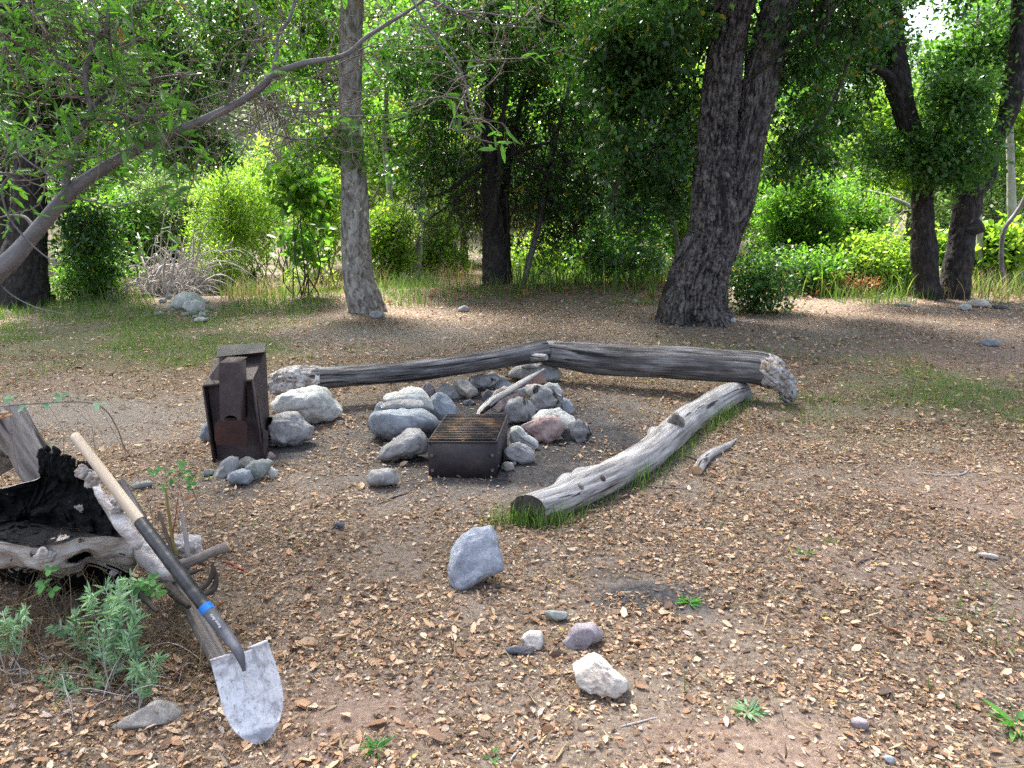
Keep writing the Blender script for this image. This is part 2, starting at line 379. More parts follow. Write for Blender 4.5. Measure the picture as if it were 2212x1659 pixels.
M['silverwood'] = surf('silvered_wood', [(.28, (.13, .10, .085)), (.42, (.30, .255, .23)), (.58, (.46, .43, .42)), (.8, (.62, .60, .61))], 7, 'obj', (1, 1, 2.2), bump=.8, bdist=.012, bscale=32, dist=.9,
                 layers=[((.30, .17, .08), 4.5, .60, .72), ((.06, .05, .05), 14, .64, .68)])
M['stubwood'] = surf('grey_stub_wood', [(.34, (.075, .06, .052)), (.48, (.17, .145, .13)), (.62, (.27, .24, .225)), (.8, (.36, .33, .32))], 11, 'ax', (1.5, 1.5, .25), bump=.9, bdist=.012, bscale=34, layers=[((.04, .03, .026), 9, .58, .64, (1, 1, .2)), ((.20, .13, .08), 4, .6, .75)])
M['cutwood'] = surf('fresh_cut_wood', [(.3, (.32, .17, .08)), (.6, (.5, .32, .18)), (.8, (.62, .46, .3))], 30, 'obj', bump=.3)
M['rust'] = surf('rusty_sheet_steel', [(.34, (.040, .029, .030)), (.5, (.064, .046, .046)), (.66, (.092, .066, .064))], 7, 'obj', rough=.65, spec=.25, nrough=.75, bump=.25, bdist=.003, bscale=60,
                 layers=[((.15, .075, .045), 6, .64, .80), ((.15, .12, .11), 40, .66, .74), ((.028, .021, .022), 3.5, .58, .75)])
M['rust_plate'] = surf('blackened_steel_plate', [(.3, (.014, .014, .017)), (.5, (.028, .026, .03)), (.66, (.10, .06, .04))], 5, 'obj', rough=.6, spec=.2, bump=.25, bdist=.003)
M['rust_red'] = surf('red_brown_steel', [(.3, (.035, .016, .014)), (.6, (.06, .026, .021)), (.8, (.1, .045, .03))], 6, 'obj', rough=.6, spec=.3, bump=.3, bdist=.003)
M['firebox'] = surf('blackened_firebox_steel', [(.34, (.022, .017, .020)), (.5, (.034, .027, .030)), (.66, (.048, .038, .041))], 9, 'obj', rough=.62, spec=.3, bump=.35, bdist=.003, bscale=90, nrough=.75,
                    layers=[((.085, .052, .042), 8, .66, .82), ((.12, .10, .10), 50, .68, .76)])
M['bolt'] = surf('worn_bolt_steel', [(.3, (.07, .06, .062)), (.7, (.14, .12, .12))], 30, rough=.5, spec=.5)
M['grate'] = surf('heat_stained_bars', [(.38, (.02, .018, .018)), (.48, (.09, .05, .032)), (.58, (.30, .16, .075)), (.72, (.42, .31, .22))], 3.6, 'obj', rough=.5, spec=.5, bump=.2, bdist=.002,
                  layers=[((.018, .016, .016), 4.2, .44, .56)])
M['ash_wood'] = surf('worn_ash_handle', [(.3, (.34, .265, .19)), (.6, (.50, .41, .31)), (.8, (.60, .51, .41))], 20, 'ax', (1, 1, .08), rough=.65, bump=.25, bdist=.002)
M['greyhandle'] = surf('grey_weathered_handle', [(.3, (.05, .045, .045)), (.55, (.12, .105, .10)), (.8, (.26, .235, .22))], 60, 'ax', (1, 1, .03), rough=.75, bump=.8, bdist=.003)
def tape():
    t = NT('black_tape'); v = t.coord('ax', (1, 1, 1)); n = t.noise(v, 14, 4); c = t.ramp(n, [(.4, (.010, .010, .012)), (.75, (.045, .045, .05))])
    return t.done(t.principled(c, .38, .5, 0, t.bump(t.noise(v, 45, 5), .35, .003)))
M['tape'] = tape()
M['blue'] = surf('blue_band', [(.3, (.01, .12, .42)), (.7, (.02, .19, .58))], 6, rough=.4, bump=.05)
M['collar'] = surf('dark_grey_socket', [(.3, (.045, .047, .055)), (.6, (.10, .10, .115)), (.8, (.2, .2, .22))], 14, 'obj', rough=.5, spec=.4, bump=.2, bdist=.002)
def blade_mat():
    t = NT('scratched_steel_blade'); v = t.coord('ax'); n1 = t.noise(v, 16, 7, .72, .4); c = t.ramp(n1, [(.34, (.20, .19, .215)), (.42, (.40, .40, .42)), (.52, (.60, .60, .625)), (.68, (.74, .74, .765))])
    v2 = t.coord('ax', (70, 6, 6)); s1 = t.noise(v2, 3, 4, .7, .2); c = t.mix(t.rng(s1, .58, .68, 0, .7), c, (.24, .23, .26)); v3 = t.coord('ax', (6, 60, 6)); c = t.mix(t.rng(t.noise(v3, 3, 4, .7), .62, .7, 0, .6), c, (.8, .8, .86))
    c = t.mix(t.rng(t.noise(v, 60, 4, .7), .57, .66, 0, .8), c, (.17, .16, .18)); c = t.mix(t.rng(t.noise(v, 5, 5, .7, .6), .56, .70, 0, .75), c, (.33, .24, .20)); c = t.mix(t.rng(t.noise(v, 9, 5, .7, 1.), .62, .66, 0, .8), c, (.50, .44, .38))
    a = t.n('ShaderNodeAttribute', attribute_name='tip').outputs['Fac']; e = t.math('ADD', a, t.math('MULTIPLY', t.math('SUBTRACT', n1, .5), .35)); c = t.mix(t.rng(e, .84, .88, 0, .85), c, (.13, .14, .165))
    return t.done(t.principled(c, t.rng(n1, .3, .7, .5, .32), .5, 0, t.bump(t.math('ADD', s1, t.noise(v, 50, 6, .7)), .5, .004)))
M['blade'] = blade_mat()
M['blade_tip'] = surf('dark_worn_blade_edge', [(.3, (.11, .12, .14)), (.7, (.25, .26, .3))], 18, 'obj', rough=.4, spec=.5, bump=.2, bdist=.002)
M['letter'] = surf('pale_lettering', [(.3, (.5, .5, .5)), (.7, (.6, .6, .6))], 5, bump=0)

def rock_mat(name, stops, layers=(), scale=7, bump=.5, rough=.85):
    t = NT(name); v = t.coord('obj'); n1 = t.noise(v, scale, 7, .74, .5); c = t.ramp(n1, [(.5 + (p_ - .54) * .8, tuple(min(.8, v_ * .88) for v_ in c_)) for p_, c_ in stops])
    sp = t.noise(v, 140, 3, .6); c = t.mix(t.rng(sp, .58, .68, 0, .6), c, (.08, .08, .085)); c = t.mix(t.rng(sp, .38, .30, 0, .5), c, (.62, .61, .6)); c = t.mix(t.rng(t.noise(v, 12, 5, .7, 1.2), .58, .63, 0, .55), c, (.12, .115, .115))
    for la in layers:
        nn = t.noise(v, la[1], 5, .65, .5); c = t.mix(t.rng(nn, la[2], la[3]), c, la[0])
    h = t.math('ADD', t.noise(v, 22, 7, .68), t.math('MULTIPLY', n1, 1.4))
    return t.done(t.principled(c, rough, .25, 0, t.bump(h, bump, .014)))
soot = ((.018, .017, .017), 5.5, .49, .56)
RM = {
 'blue': rock_mat('blue_grey_granite', [(.35, (.17, .18, .20)), (.55, (.29, .31, .34)), (.75, (.42, .44, .47))]),
 'grey': rock_mat('grey_granite', [(.35, (.18, .17, .165)), (.55, (.32, .305, .30)), (.75, (.46, .45, .44))]),
 'white': rock_mat('pale_stone', [(.33, (.30, .29, .25)), (.5, (.46, .45, .42)), (.72, (.62, .61, .59))], [((.22, .21, .19), 5, .62, .74)]),
 'cream': rock_mat('cream_stone', [(.33, (.36, .27, .22)), (.5, (.56, .50, .44)), (.72, (.68, .65, .60))], [((.45, .33, .26), 4, .6, .75)], bump=.7),
 'dark': rock_mat('dark_stone', [(.35, (.06, .058, .06)), (.55, (.125, .12, .125)), (.75, (.24, .235, .24))]),
 'soot': rock_mat('sooted_stone', [(.35, (.14, .13, .125)), (.55, (.27, .255, .25)), (.75, (.42, .40, .39))], [soot]),
 'pink': rock_mat('pink_stone', [(.35, (.24, .16, .145)), (.55, (.36, .25, .23)), (.75, (.44, .36, .34))], [((.32, .31, .31), 2.6, .56, .64)]),
 'pinksoot': rock_mat('sooted_pink_stone', [(.35, (.26, .17, .15)), (.55, (.42, .30, .27)), (.75, (.5, .4, .37))], [soot]),
 'red': rock_mat('red_brown_stone', [(.35, (.24, .12, .085)), (.55, (.36, .20, .15)), (.75, (.42, .30, .26))]),
 'tan': rock_mat('tan_stone', [(.35, (.22, .19, .16)), (.55, (.36, .325, .29)), (.75, (.47, .44, .41))], [((.07, .06, .06), 4, .6, .7)]),
 'purple': rock_mat('purple_grey_stone', [(.35, (.2, .165, .18)), (.55, (.32, .28, .30)), (.75, (.42, .38, .40))]),
 'fore': rock_mat('speckled_blue_granite', [(.35, (.21, .225, .26)), (.55, (.33, .35, .40)), (.75, (.47, .50, .56))], scale=9, bump=.8),
 'green': rock_mat('greenish_stone', [(.35, (.15, .16, .14)), (.55, (.27, .28, .26)), (.75, (.38, .39, .37))]),
 'slate': rock_mat('slate_stone', [(.35, (.07, .075, .09)), (.7, (.14, .145, .17))]),
}

# ------------------------------------------------------------ ground
def zone_list(defs):
    out = []
    for (px, py, wpx_, dpy, k) in defs:                # centre pixel, half width in px, half depth in px
        c = G(px, py); a = G(px, py - dpy); b = G(px, py + dpy)
        out.append((c[0], c[1], wpx_ * dep(c) / FPX, (a[1] - b[1]) / 2, k))
    return out
BARE = zone_list([(1000, 940, 330, 120, 1.15), (1330, 930, 130, 100, 1.), (1150, 1010, 270, 60, 1.05), (620, 975, 130, 60, .6), (1250, 860, 230, 40, .35), (150, 905, 380, 60, 1.), (840, 722, 240, 24, .72),
                  (720, 1540, 210, 120, 1.05), (1640, 1630, 190, 80, .95), (1420, 1290, 170, 50, 1.0), (1180, 1215, 100, 40, .4), (2130, 770, 200, 40, .7), (1800, 1210, 230, 60, .45), (2110, 1060, 140, 40, .55),
                  (480, 1050, 170, 45, .55), (880, 1140, 180, 34, .4), (1800, 720, 200, 20, .3), (1900, 770, 150, 20, .3)])
ASH = zone_list([(1050, 930, 330, 110, 1.), (1290, 950, 150, 60, .8), (1140, 1025, 250, 34, .8), (1420, 1290, 170, 45, .85), (1330, 1240, 120, 30, .5), (640, 960, 120, 60, .6), (950, 1040, 330, 30, .5), (500, 1060, 150, 40, .5)])
RED = zone_list([(1640, 1640, 300, 120, .9), (720, 1560, 280, 130, .8), (2130, 770, 260, 45, .9), (2100, 1080, 260, 80, .6), (1800, 1200, 260, 80, .4)])
GREEN = zone_list([(2080, 850, 260, 75, 1.2), (1850, 920, 260, 80, .55), (150, 722, 360, 50, 1.4), (400, 765, 280, 38, 1.25), (1500, 750, 300, 22, .2), (1780, 1020, 200, 60, .3), (2100, 1350, 160, 110, .3), (560, 1040, 90, 25, .4)])
def zval(zs, x, y, e=2.):
    r = np.zeros_like(x)
    for cx, cy_, rx, ry, k in zs: r = np.maximum(r, k * gs(x, y, cx, cy_, rx, ry, e))
    return r
def zonefield(zs, x, y, wob=.35, seed=4):
    p = np.stack([x, y, 0 * x], -1); w = fbm(p * 2.2, 3, seed); w2 = fbm(p * 2.2 + 40, 3, seed)
    return zval(zs, x + wob * w * .6, y + wob * w2)
ys = np.concatenate([np.linspace(-6, .9, 24)[:-1], np.geomspace(1.0, 3.2, 10) * 0 + np.linspace(.9, 1.3, 10), np.geomspace(1.32, 18, 420), np.geomspace(18.3, 140, 110)])
xs0 = np.linspace(-1, 1, 420); xs0 = np.sign(xs0) * (np.abs(xs0) ** 1.25)
X = xs0[None, :] * (np.maximum(ys, 0)[:, None] * 1.05 + 4.0); Y = np.repeat(ys[:, None], len(xs0), 1)
Z = H(X, Y)
pp = np.stack([X, Y, 0 * X], -1); Z = Z + .004 * vnoise(pp * 22, 31) * sstep(12, 5, Y)
nx = len(xs0); i = np.arange(len(ys) - 1)[:, None] * nx; j = np.arange(nx - 1)[None, :]
F = np.stack([i + j, i + j + 1, i + nx + j + 1, i + nx + j], -1).reshape(-1, 4)
xf, yf = X.ravel(), Y.ravel()
def ground_mat():
    t = NT('forest_floor_soil'); v = t.coord('pos'); n1 = t.noise(v, 2.2, 8, .65); n2 = t.noise(v, 38, 6, .7); n3 = t.noise(v, 160, 4, .7)
    A = lambda nm: t.n('ShaderNodeAttribute', attribute_name=nm).outputs['Fac']
    base = t.ramp(n2, [(.34, (.068, .052, .042)), (.5, (.16, .122, .096)), (.66, (.29, .228, .18))])
    base = t.mix(t.rng(n1, .4, .65, 0, .6), base, t.ramp(n3, [(.4, (.16, .125, .10)), (.65, (.28, .235, .19))]))
    ash = t.ramp(n2, [(.34, (.026, .024, .025)), (.5, (.052, .049, .051)), (.68, (.10, .094, .096))])
    red = t.ramp(n2, [(.3, (.13, .090, .070)), (.55, (.235, .168, .132)), (.75, (.33, .25, .205))])
    bare = t.ramp(n2, [(.3, (.115, .095, .08)), (.55, (.195, .165, .143)), (.75, (.30, .262, .228))])
    edge = t.math('MULTIPLY', t.math('SUBTRACT', n1, .5), .8)
    f = lambda a: t.rng(t.math('ADD', a, edge), .22, .6)
    c = t.mix(f(A('bare')), base, bare); c = t.mix(f(A('ash')), c, ash); c = t.mix(f(A('red')), c, red)
    c = t.mix(t.rng(t.math('ADD', A('green'), edge), .3, .8, 0, .45), c, (.10, .13, .035))
    c = t.mix(A('far'), c, t.ramp(t.noise(v, .5, 8, .7), [(.3, (.07, .065, .04)), (.5, (.16, .13, .10)), (.7, (.27, .235, .2))]))
    peb = t.n('ShaderNodeTexVoronoi'); peb.inputs['Scale'].default_value = 75; t.l(v, peb.inputs['Vector'])
    pm = t.math('MULTIPLY', t.rng(peb.outputs['Distance'], .28, .18), t.rng(n3, .5, .6)); c = t.mix(t.math('MULTIPLY', pm, .6), c, (.36, .33, .30))
    h = t.math('ADD', t.math('ADD', n2, t.math('MULTIPLY', n3, .5)), t.math('MULTIPLY', pm, .4))
    return t.done(t.principled(c, .95, .12, 0, t.bump(h, .8, .012)))
ground = mesh_np('ground', np.stack([X, Y, Z], -1).reshape(-1, 3), F, ground_mat(), smooth=True, origin=np.zeros(3),
                 vattrs={'bare': zval(BARE, xf, yf), 'ash': zval(ASH, xf, yf), 'red': zval(RED, xf, yf), 'green': zval(GREEN, xf, yf), 'far': sstep(15.5, 19, yf)})
tag(ground, kind='structure')

# ------------------------------------------------------------ rocks
def Z1(zx, zy): return 778.6 + zx * .24, 769.8 + zy * .24
def Z2(zx, zy): return 415.9 + zx * .20266, 725.5 + zy * .20266
def Z7(zx, zy): return 752.1 + zx * .33326, 1106 + zy * .33326
def Z4b(zx, zy): return zx * .26396, 1221 + zy * .26396
def ZI(x, y): return x, y
def ico(n):
    me = bpy.data.meshes.new('t'); import bmesh; bm = bmesh.new(); bmesh.ops.create_icosphere(bm, subdivisions=n, radius=1); bm.to_mesh(me); bm.free()
    V = np.array([v.co[:] for v in me.vertices]); F = np.array([p.vertices[:] for p in me.polygons]); bpy.data.meshes.remove(me); return V, F
ICO = {3: ico(3), 4: ico(4), 5: ico(5), 2: ico(2)}
ROCKPOS = []
def rock(poly, conv, mat, label, zb=0., Yc=None, dr=.75, ang=.5, seed=0, sub=4, group=None, rough=.035, bury=.10, name='rock', cat='rock', sink=.06, hollow=None):
    pts = np.array([conv(*p) for p in poly], float)
    c = (pts.min(0) + pts.max(0)) / 2; w, h = pts.max(0) - pts.min(0)
    if Yc is None:
        g = G(c[0], pts[:, 1].max(), zb); D = dep(g); W = w * D / FPX; Hh = h * D / FPX
        th = math.atan2(CAMH - g[2], g[1]); d = dr * min(W, 2.2 * Hh)
        hh = math.sqrt(max(Hh ** 2 - (d * math.sin(th)) ** 2, (.45 * Hh) ** 2)) / math.cos(th)
        C = G(c[0], c[1], zb + hh * .5)
    else:
        C = P(c[0], c[1], Yc); D = dep(C); W = w * D / FPX; Hh = h * D / FPX; d = dr * min(W, 2.2 * Hh)
    D = dep(C); vd = unit(C - np.array([0, 0, CAMH])); rt = unit(np.cross(vd, [0, 0, 1])); up = np.cross(rt, vd)
    q = (pts - c) * D / FPX; q[:, 1] *= -1; an = np.arctan2(q[:, 1], q[:, 0]); rr = np.hypot(q[:, 0], q[:, 1]); o = np.argsort(an); an, rr = an[o], rr[o]
    fine = np.linspace(-np.pi, np.pi, 181)[:-1]
    qx, qy = q[o, 0], q[o, 1]; n = len(qx); R_ = np.zeros(180)
    for k, a in enumerate(fine):                                   # ray against the polygon
        best = 0; ca, sa = math.cos(a), math.sin(a)
        for i_ in range(n):
            x1, y1, x2, y2 = qx[i_], qy[i_], qx[(i_ + 1) % n], qy[(i_ + 1) % n]; dx, dy = x2 - x1, y2 - y1; den = ca * dy - sa * dx
            if abs(den) < 1e-12: continue
            t = (x1 * dy - y1 * dx) / den; u = (x1 * sa - y1 * ca) / den
            if t > 0 and -1e-6 <= u <= 1 + 1e-6: best = max(best, t)
        R_[k] = best if best > 0 else rr.mean()
    kern = np.ones(7 if ang < .4 else 3 if ang < .6 else 1); kern /= kern.sum()
    R_ = np.convolve(np.concatenate([R_[-8:], R_, R_[:8]]), kern, 'same')[8:-8]
    V, F = ICO[sub]; a_, b_, c_ = V[:, 0], V[:, 1], V[:, 2]; phi = np.arctan2(c_, a_); pr = np.hypot(a_, c_)
    RR = np.interp(phi, fine, R_, period=2 * np.pi); e = .8
    pr2 = pr ** e
    L = np.stack([np.cos(phi) * RR * pr2, b_ * d / 2 * 1.0, np.sin(phi) * RR * pr2], -1)
    g_ = np.random.default_rng(seed * 7 + 3); S = min(W, Hh, d)
    for k in range(int(3 + 9 * ang)):                              # flat facets
        odd_ = k % 3 == 2; nn = unit(g_.normal(size=3) * (np.array([1, 1.2, 1]) if odd_ else np.array([.8, 2.0, .8]))); s = L @ nn; lim = s.max() * (g_.uniform(.84, .95) if odd_ else g_.uniform(.55, .86)); ov = np.maximum(s - lim, 0)
        L = L - ov[:, None] * nn * .95 * (0.5 + .5 * ang)
    L[:, 0] = (L[:, 0] - L[:, 0].min()) / np.ptp(L[:, 0]) * W * (1.05 if ang > .5 else 1.0) - W / 2 * (1.05 if ang > .5 else 1.0); L[:, 2] = (L[:, 2] - L[:, 2].min()) / np.ptp(L[:, 2]) * Hh * 1.03 - Hh * .515
    nz = fbm(V * 1.6 + seed * 3.1, 3, seed) * rough * (1.3 + 1.4 * ang) + fbm(V * 5.5 + seed, 3, seed + 50) * rough * .6 + (np.abs(fbm(V * 3.1 + seed, 2, seed + 9)) * -rough * ang)
    L = (L + V * nz[:, None] * S) * 1.07
    Wz = (C[2] + L[:, 0] * rt[2] + L[:, 1] * vd[2] + L[:, 2] * up[2]).min(); gz = hz(C[0], C[1]) + (zb if Yc is None else 0) - bury * Hh
    if not (Yc is not None and zb > 0):                              # push it away along the view until it is bedded in the soil
        t = (Wz - gz) / -vd[2]
        if -.25 < t < .9: L = L * (1 + t / np.linalg.norm(C - np.array([0, 0, CAMH]))); C = C + vd * t
    fm = None; mats = None
    if hollow is not None:                                         # a burnt hollow at one end
        hv = unit(np.array(hollow, float)); k = V @ hv; m = sstep(.78, .9, k); L = L - hv * (m * S * .5)[:, None]
        mats = [mat, M['char']]; fm = (k[F].mean(1) > .80).astype(int)
    Wv = C + L[:, :1] * rt + L[:, 1:2] * vd + L[:, 2:3] * up
    ob = mesh_np(name, Wv, F, mat, smooth=True, mats=mats, fmat=fm)
    if ang > .3: 
        ob.data.polygons.foreach_set('use_smooth', np.ones(len(F), bool))
    tag(ob, label, cat, group); ROCKPOS.append((C[0], C[1], W / 2, d / 2)); return ob

g1 = 'stones of the fire ring'
rk = [
 ([(105,520),(150,495),(230,485),(400,472),(560,492),(660,560),(692,620),(600,685),(480,695),(330,745),(220,742),(130,680),(95,600)], 'blue', 'largest rounded blue grey boulder at the left of the fire ring', dict(ang=.15, dr=.9, sub=5)),
 ([(215,395),(280,335),(370,322),(400,290),(450,284),(540,297),(600,350),(642,380),(612,475),(560,485),(400,410),(260,400)], 'white', 'pale lumpy stone lying on top of the largest boulder', dict(zb=.19, Yc=5.95, ang=.4, dr=.8, sub=5)),
 ([(195,430),(230,395),(300,400),(430,388),(545,400),(560,478),(420,475),(300,484),(205,470)], 'grey', 'flat grey stone in front of the pale lumpy stone on the largest boulder', dict(zb=.17, Yc=5.68, ang=.7, dr=.7)),
 ([(110,520),(150,450),(200,415),(240,480),(230,560),(140,600)], 'blue', 'rounded stone peeping out behind the left side of the largest boulder', dict(Yc=6.15, ang=.2)),
 ([(540,490),(610,450),(655,490),(670,570),(600,600)], 'grey', 'small grey stone wedged between the largest boulder and the tilted slab', dict(Yc=6.0, ang=.6)),
 ([(560,680),(600,615),(680,580),(735,600),(710,690),(610,752),(555,720)], 'dark', 'dark charred stone between the largest boulder and the metal firebox', dict(Yc=5.55, ang=.6)),
 ([(625,450),(660,370),(740,333),(800,375),(850,450),(860,530),(770,580),(720,560),(640,470)], 'blue', 'tilted oval blue slab leaning inward on the left of the fire ring', dict(ang=.35, dr=.5, zb=.02, Yc=6.1, sub=5)),
 ([(555,290),(600,232),(640,270),(662,350),(620,370)], 'purple', 'small upright pointed stone behind the pale lumpy stone', dict(ang=.6, Yc=6.6)),
 ([(640,300),(690,310),(700,350),(650,360)], 'grey', 'tiny grey stone beside the small upright pointed stone', dict(ang=.4, Yc=6.55, sub=3)),
 ([(693,290),(780,248),(840,270),(932,375),(925,412),(830,403),(750,350)], 'grey', 'long white and grey stone slanting down behind the tilted slab', dict(ang=.7, Yc=6.6)),
 ([(835,262),(880,208),(960,220),(1020,280),(1045,330),(980,390),(920,370),(860,310)], 'tan', 'tan cracked stone at the back left of the fire ring', dict(ang=.8, Yc=6.85)),
 ([(920,400),(990,390),(1040,420),(990,445),(930,440)], 'dark', 'flat dark stone on the ash below the tan cracked stone', dict(ang=.5, Yc=6.6, dr=.6)),
 ([(980,195),(1050,175),(1200,170),(1235,215),(1185,300),(1085,325),(1015,275)], 'soot', 'angular stone with a black face at the back of the fire ring', dict(ang=.9, Yc=7.05)),
 ([(1145,165),(1200,143),(1300,190),(1330,225),(1290,245),(1200,235)], 'grey', 'low grey stone behind the angular black faced stone', dict(ang=.4, Yc=7.2)),
 ([(1195,275),(1240,238),(1330,230),(1380,250),(1370,290),(1280,315),(1205,310)], 'blue', 'smooth pale blue stone right of the angular black faced stone', dict(ang=.2, Yc=6.9)),
 ([(1098,345),(1150,303),(1240,320),(1235,385),(1160,435),(1100,395)], 'dark', 'dark round stone inside the back of the fire ring', dict(ang=.4, Yc=6.6)),
 ([(1195,400),(1245,320),(1310,284),(1420,300),(1448,345),(1380,402),(1310,440),(1250,515),(1185,520)], 'pinksoot', 'pink topped wedge shaped stone propped on the charred stick', dict(ang=.9, Yc=6.25)),
 ([(1312,440),(1345,400),(1440,380),(1540,400),(1562,450),(1540,560),(1450,602),(1340,585),(1310,510)], 'soot', 'blocky sooty stone right behind the metal firebox', dict(ang=.8, Yc=6.05)),
 ([(1535,320),(1545,278),(1650,288),(1740,340),(1790,400),(1800,465),(1700,495),(1600,545),(1555,500),(1540,420)], 'soot', 'layered dark stone on the right of the fire ring', dict(ang=.9, Yc=6.3, sub=5)),
 ([(1490,310),(1510,270),(1580,250),(1655,270),(1620,320),(1560,385),(1500,370)], 'cream', 'yellowish round stone half behind the layered dark stone', dict(ang=.2, Yc=6.6)),
 ([(1645,275),(1700,240),(1770,250),(1825,320),(1800,375),(1730,345)], 'white', 'pale stone at the back right of the fire ring', dict(ang=.4, Yc=6.75)),
 ([(1785,385),(1860,385),(1910,440),(1922,510),(1885,532),(1825,470)], 'blue', 'smooth oval stone at the far right of the layered dark stone', dict(ang=.15, Yc=6.4)),
 ([(1415,300),(1490,283),(1510,370),(1430,385)], 'blue', 'small blue stone between the pink wedge and the yellowish stone', dict(ang=.4, Yc=6.6, sub=3)),
 ([(1455,270),(1560,190),(1620,165),(1668,240),(1600,275),(1480,285)], 'red', 'rusty red stone below the log junction', dict(ang=.7, Yc=6.95)),
 ([(1345,180),(1390,110),(1450,92),(1600,75),(1720,80),(1795,135),(1795,200),(1700,235),(1640,215),(1420,200)], 'grey', 'big round granite boulder holding up the two back logs', dict(ang=.1, Yc=7.45, sub=5)),
 ([(1445,98),(1520,68),(1585,105),(1500,118)], 'dark', 'small dark stone wedged under the log on the big granite boulder', dict(ang=.3, Yc=7.2, sub=3)),
 ([(1560,560),(1640,492),(1780,475),(1900,540),(1945,600),(1880,650),(1700,600),(1600,600)], 'white', 'broad pale stone above the pink boulder on the right', dict(ang=.4, Yc=6.05, sub=5)),
 ([(1450,640),(1560,572),(1640,560),(1740,530),(1795,565),(1822,635),(1780,725),(1690,785),(1600,755),(1500,695)], 'pink', 'large pinkish boulder at the lower right of the fire ring', dict(ang=.5, sub=5)),
 ([(1348,720),(1368,650),(1432,624),(1480,690),(1582,762),(1588,810),(1545,835),(1450,785),(1355,775)], 'white', 'white triangular stone between the firebox and the pink boulder', dict(zb=.03, ang=.8, Yc=5.5)),
 ([(1292,865),(1340,800),(1430,780),(1530,825),(1568,890),(1545,950),(1440,965),(1320,915)], 'grey', 'egg shaped grey stone just right of the metal firebox', dict(ang=.25, sub=5)),
 ([(1268,1000),(1305,950),(1370,955),(1382,1010),(1320,1032)], 'tan', 'small tan stone at the foot of the firebox', dict(ang=.8, sub=3)),
 ([(1890,615),(1960,578),(2035,620),(2085,700),(2020,762),(1940,788),(1905,700)], 'soot', 'grey slab with a dark face at the far right of the fire ring', dict(ang=.8)),
 ([(1800,690),(1850,630),(1900,650),(1905,745),(1860,755)], 'dark', 'small dark stone between the pink boulder and the dark faced slab', dict(ang=.6, sub=3)),
 ([(182,905),(240,805),(330,730),(440,672),(520,668),(570,730),(603,790),(590,855),(480,895),(380,915),(240,937)], 'grey', 'smooth tapering boulder leaning up to the left of the firebox', dict(ang=.3, sub=5)),
 ([(68,1100),(95,1030),(200,1013),(290,1028),(328,1100),(290,1145),(170,1168),(80,1145)], 'grey', 'lone rounded stone on the dirt left of the firebox', dict(ang=.25, dr=.9)),
 ([(62,630),(100,540),(130,620),(110,660)], 'dark', 'small dark stone at the left foot of the largest boulder', dict(ang=.4, Yc=6.0, sub=3)),
]
for k, (po, mt, lb, kw) in enumerate(rk): rock(po, Z1, RM[mt], lb, seed=k + 1, group=g1, **kw)
g2 = 'stones around the rusty stove'
rk2 = [
 ([(868,700),(960,635),(1100,588),(1240,558),(1390,588),(1460,660),(1545,790),(1530,885),(1480,915),(1310,912),(1180,925),(1100,850),(950,832),(890,775)], 'white', 'large white cracked boulder under the left log end', dict(ang=.55, sub=5, dr=.8)),
 ([(1395,595),(1480,600),(1560,670),(1545,790),(1460,680)], 'dark', 'dark stone behind the large white boulder', dict(ang=.4, Yc=6.9)),
 ([(740,940),(830,880),(980,833),(1110,840),(1180,920),(1245,1000),(1205,1100),(1100,1162),(960,1172),(850,1125),(822,1080),(770,1020)], 'grey', 'lumpy grey stone with a black hollow facing the stove', dict(ang=.6, sub=5, dr=.8, hollow=(-.93, -.22, .12))),
 ([(228,1495),(290,1370),(400,1303),(470,1318),(478,1420),(400,1505),(300,1512)], 'grey', 'wedge shaped grey stone at the left front foot of the stove', dict(ang=.6)),
 ([(485,1380),(535,1310),(590,1298),(662,1350),(600,1415),(520,1420)], 'tan', 'tan stone tucked against the front of the stove', dict(ang=.6, Yc=4.98)),
 ([(568,1412),(650,1350),(760,1328),(822,1390),(785,1480),(660,1525),(600,1478)], 'green', 'greenish grey stone at the right front foot of the stove', dict(ang=.5)),
 ([(376,1510),(400,1450),(520,1428),(620,1450),(640,1540),(560,1592),(430,1565)], 'blue', 'pale bluish stone foremost of the pile at the stove foot', dict(ang=.5)),
 ([(798,1440),(850,1402),(905,1438),(902,1510),(830,1525)], 'white', 'little white stone at the right end of the stove foot pile', dict(ang=.7, sub=3)),
 ([(788,1305),(800,1240),(840,1238),(882,1290),(850,1310)], 'pink', 'little pinkish stone behind the right corner of the stove', dict(ang=.6, sub=3)),
 ([(738,1340),(800,1313),(852,1350),(800,1375)], 'white', 'flat whitish stone on the greenish stone at the stove corner', dict(ang=.5, sub=3, zb=.05, Yc=4.95)),
 ([(75,1060),(120,970),(170,925),(210,1000),(210,1130),(130,1135)], 'blue', 'blue grey stone half hidden behind the left side of the stove', dict(ang=.5, Yc=5.5)),
 ([(95,1495),(150,1420),(230,1438),(235,1485)], 'green', 'low mossy stone left of the wedge shaped stone', dict(ang=.5, sub=3)),
]
for k, (po, mt, lb, kw) in enumerate(rk2): rock(po, Z2, RM[mt], lb, seed=k + 61, group=g2, **kw)
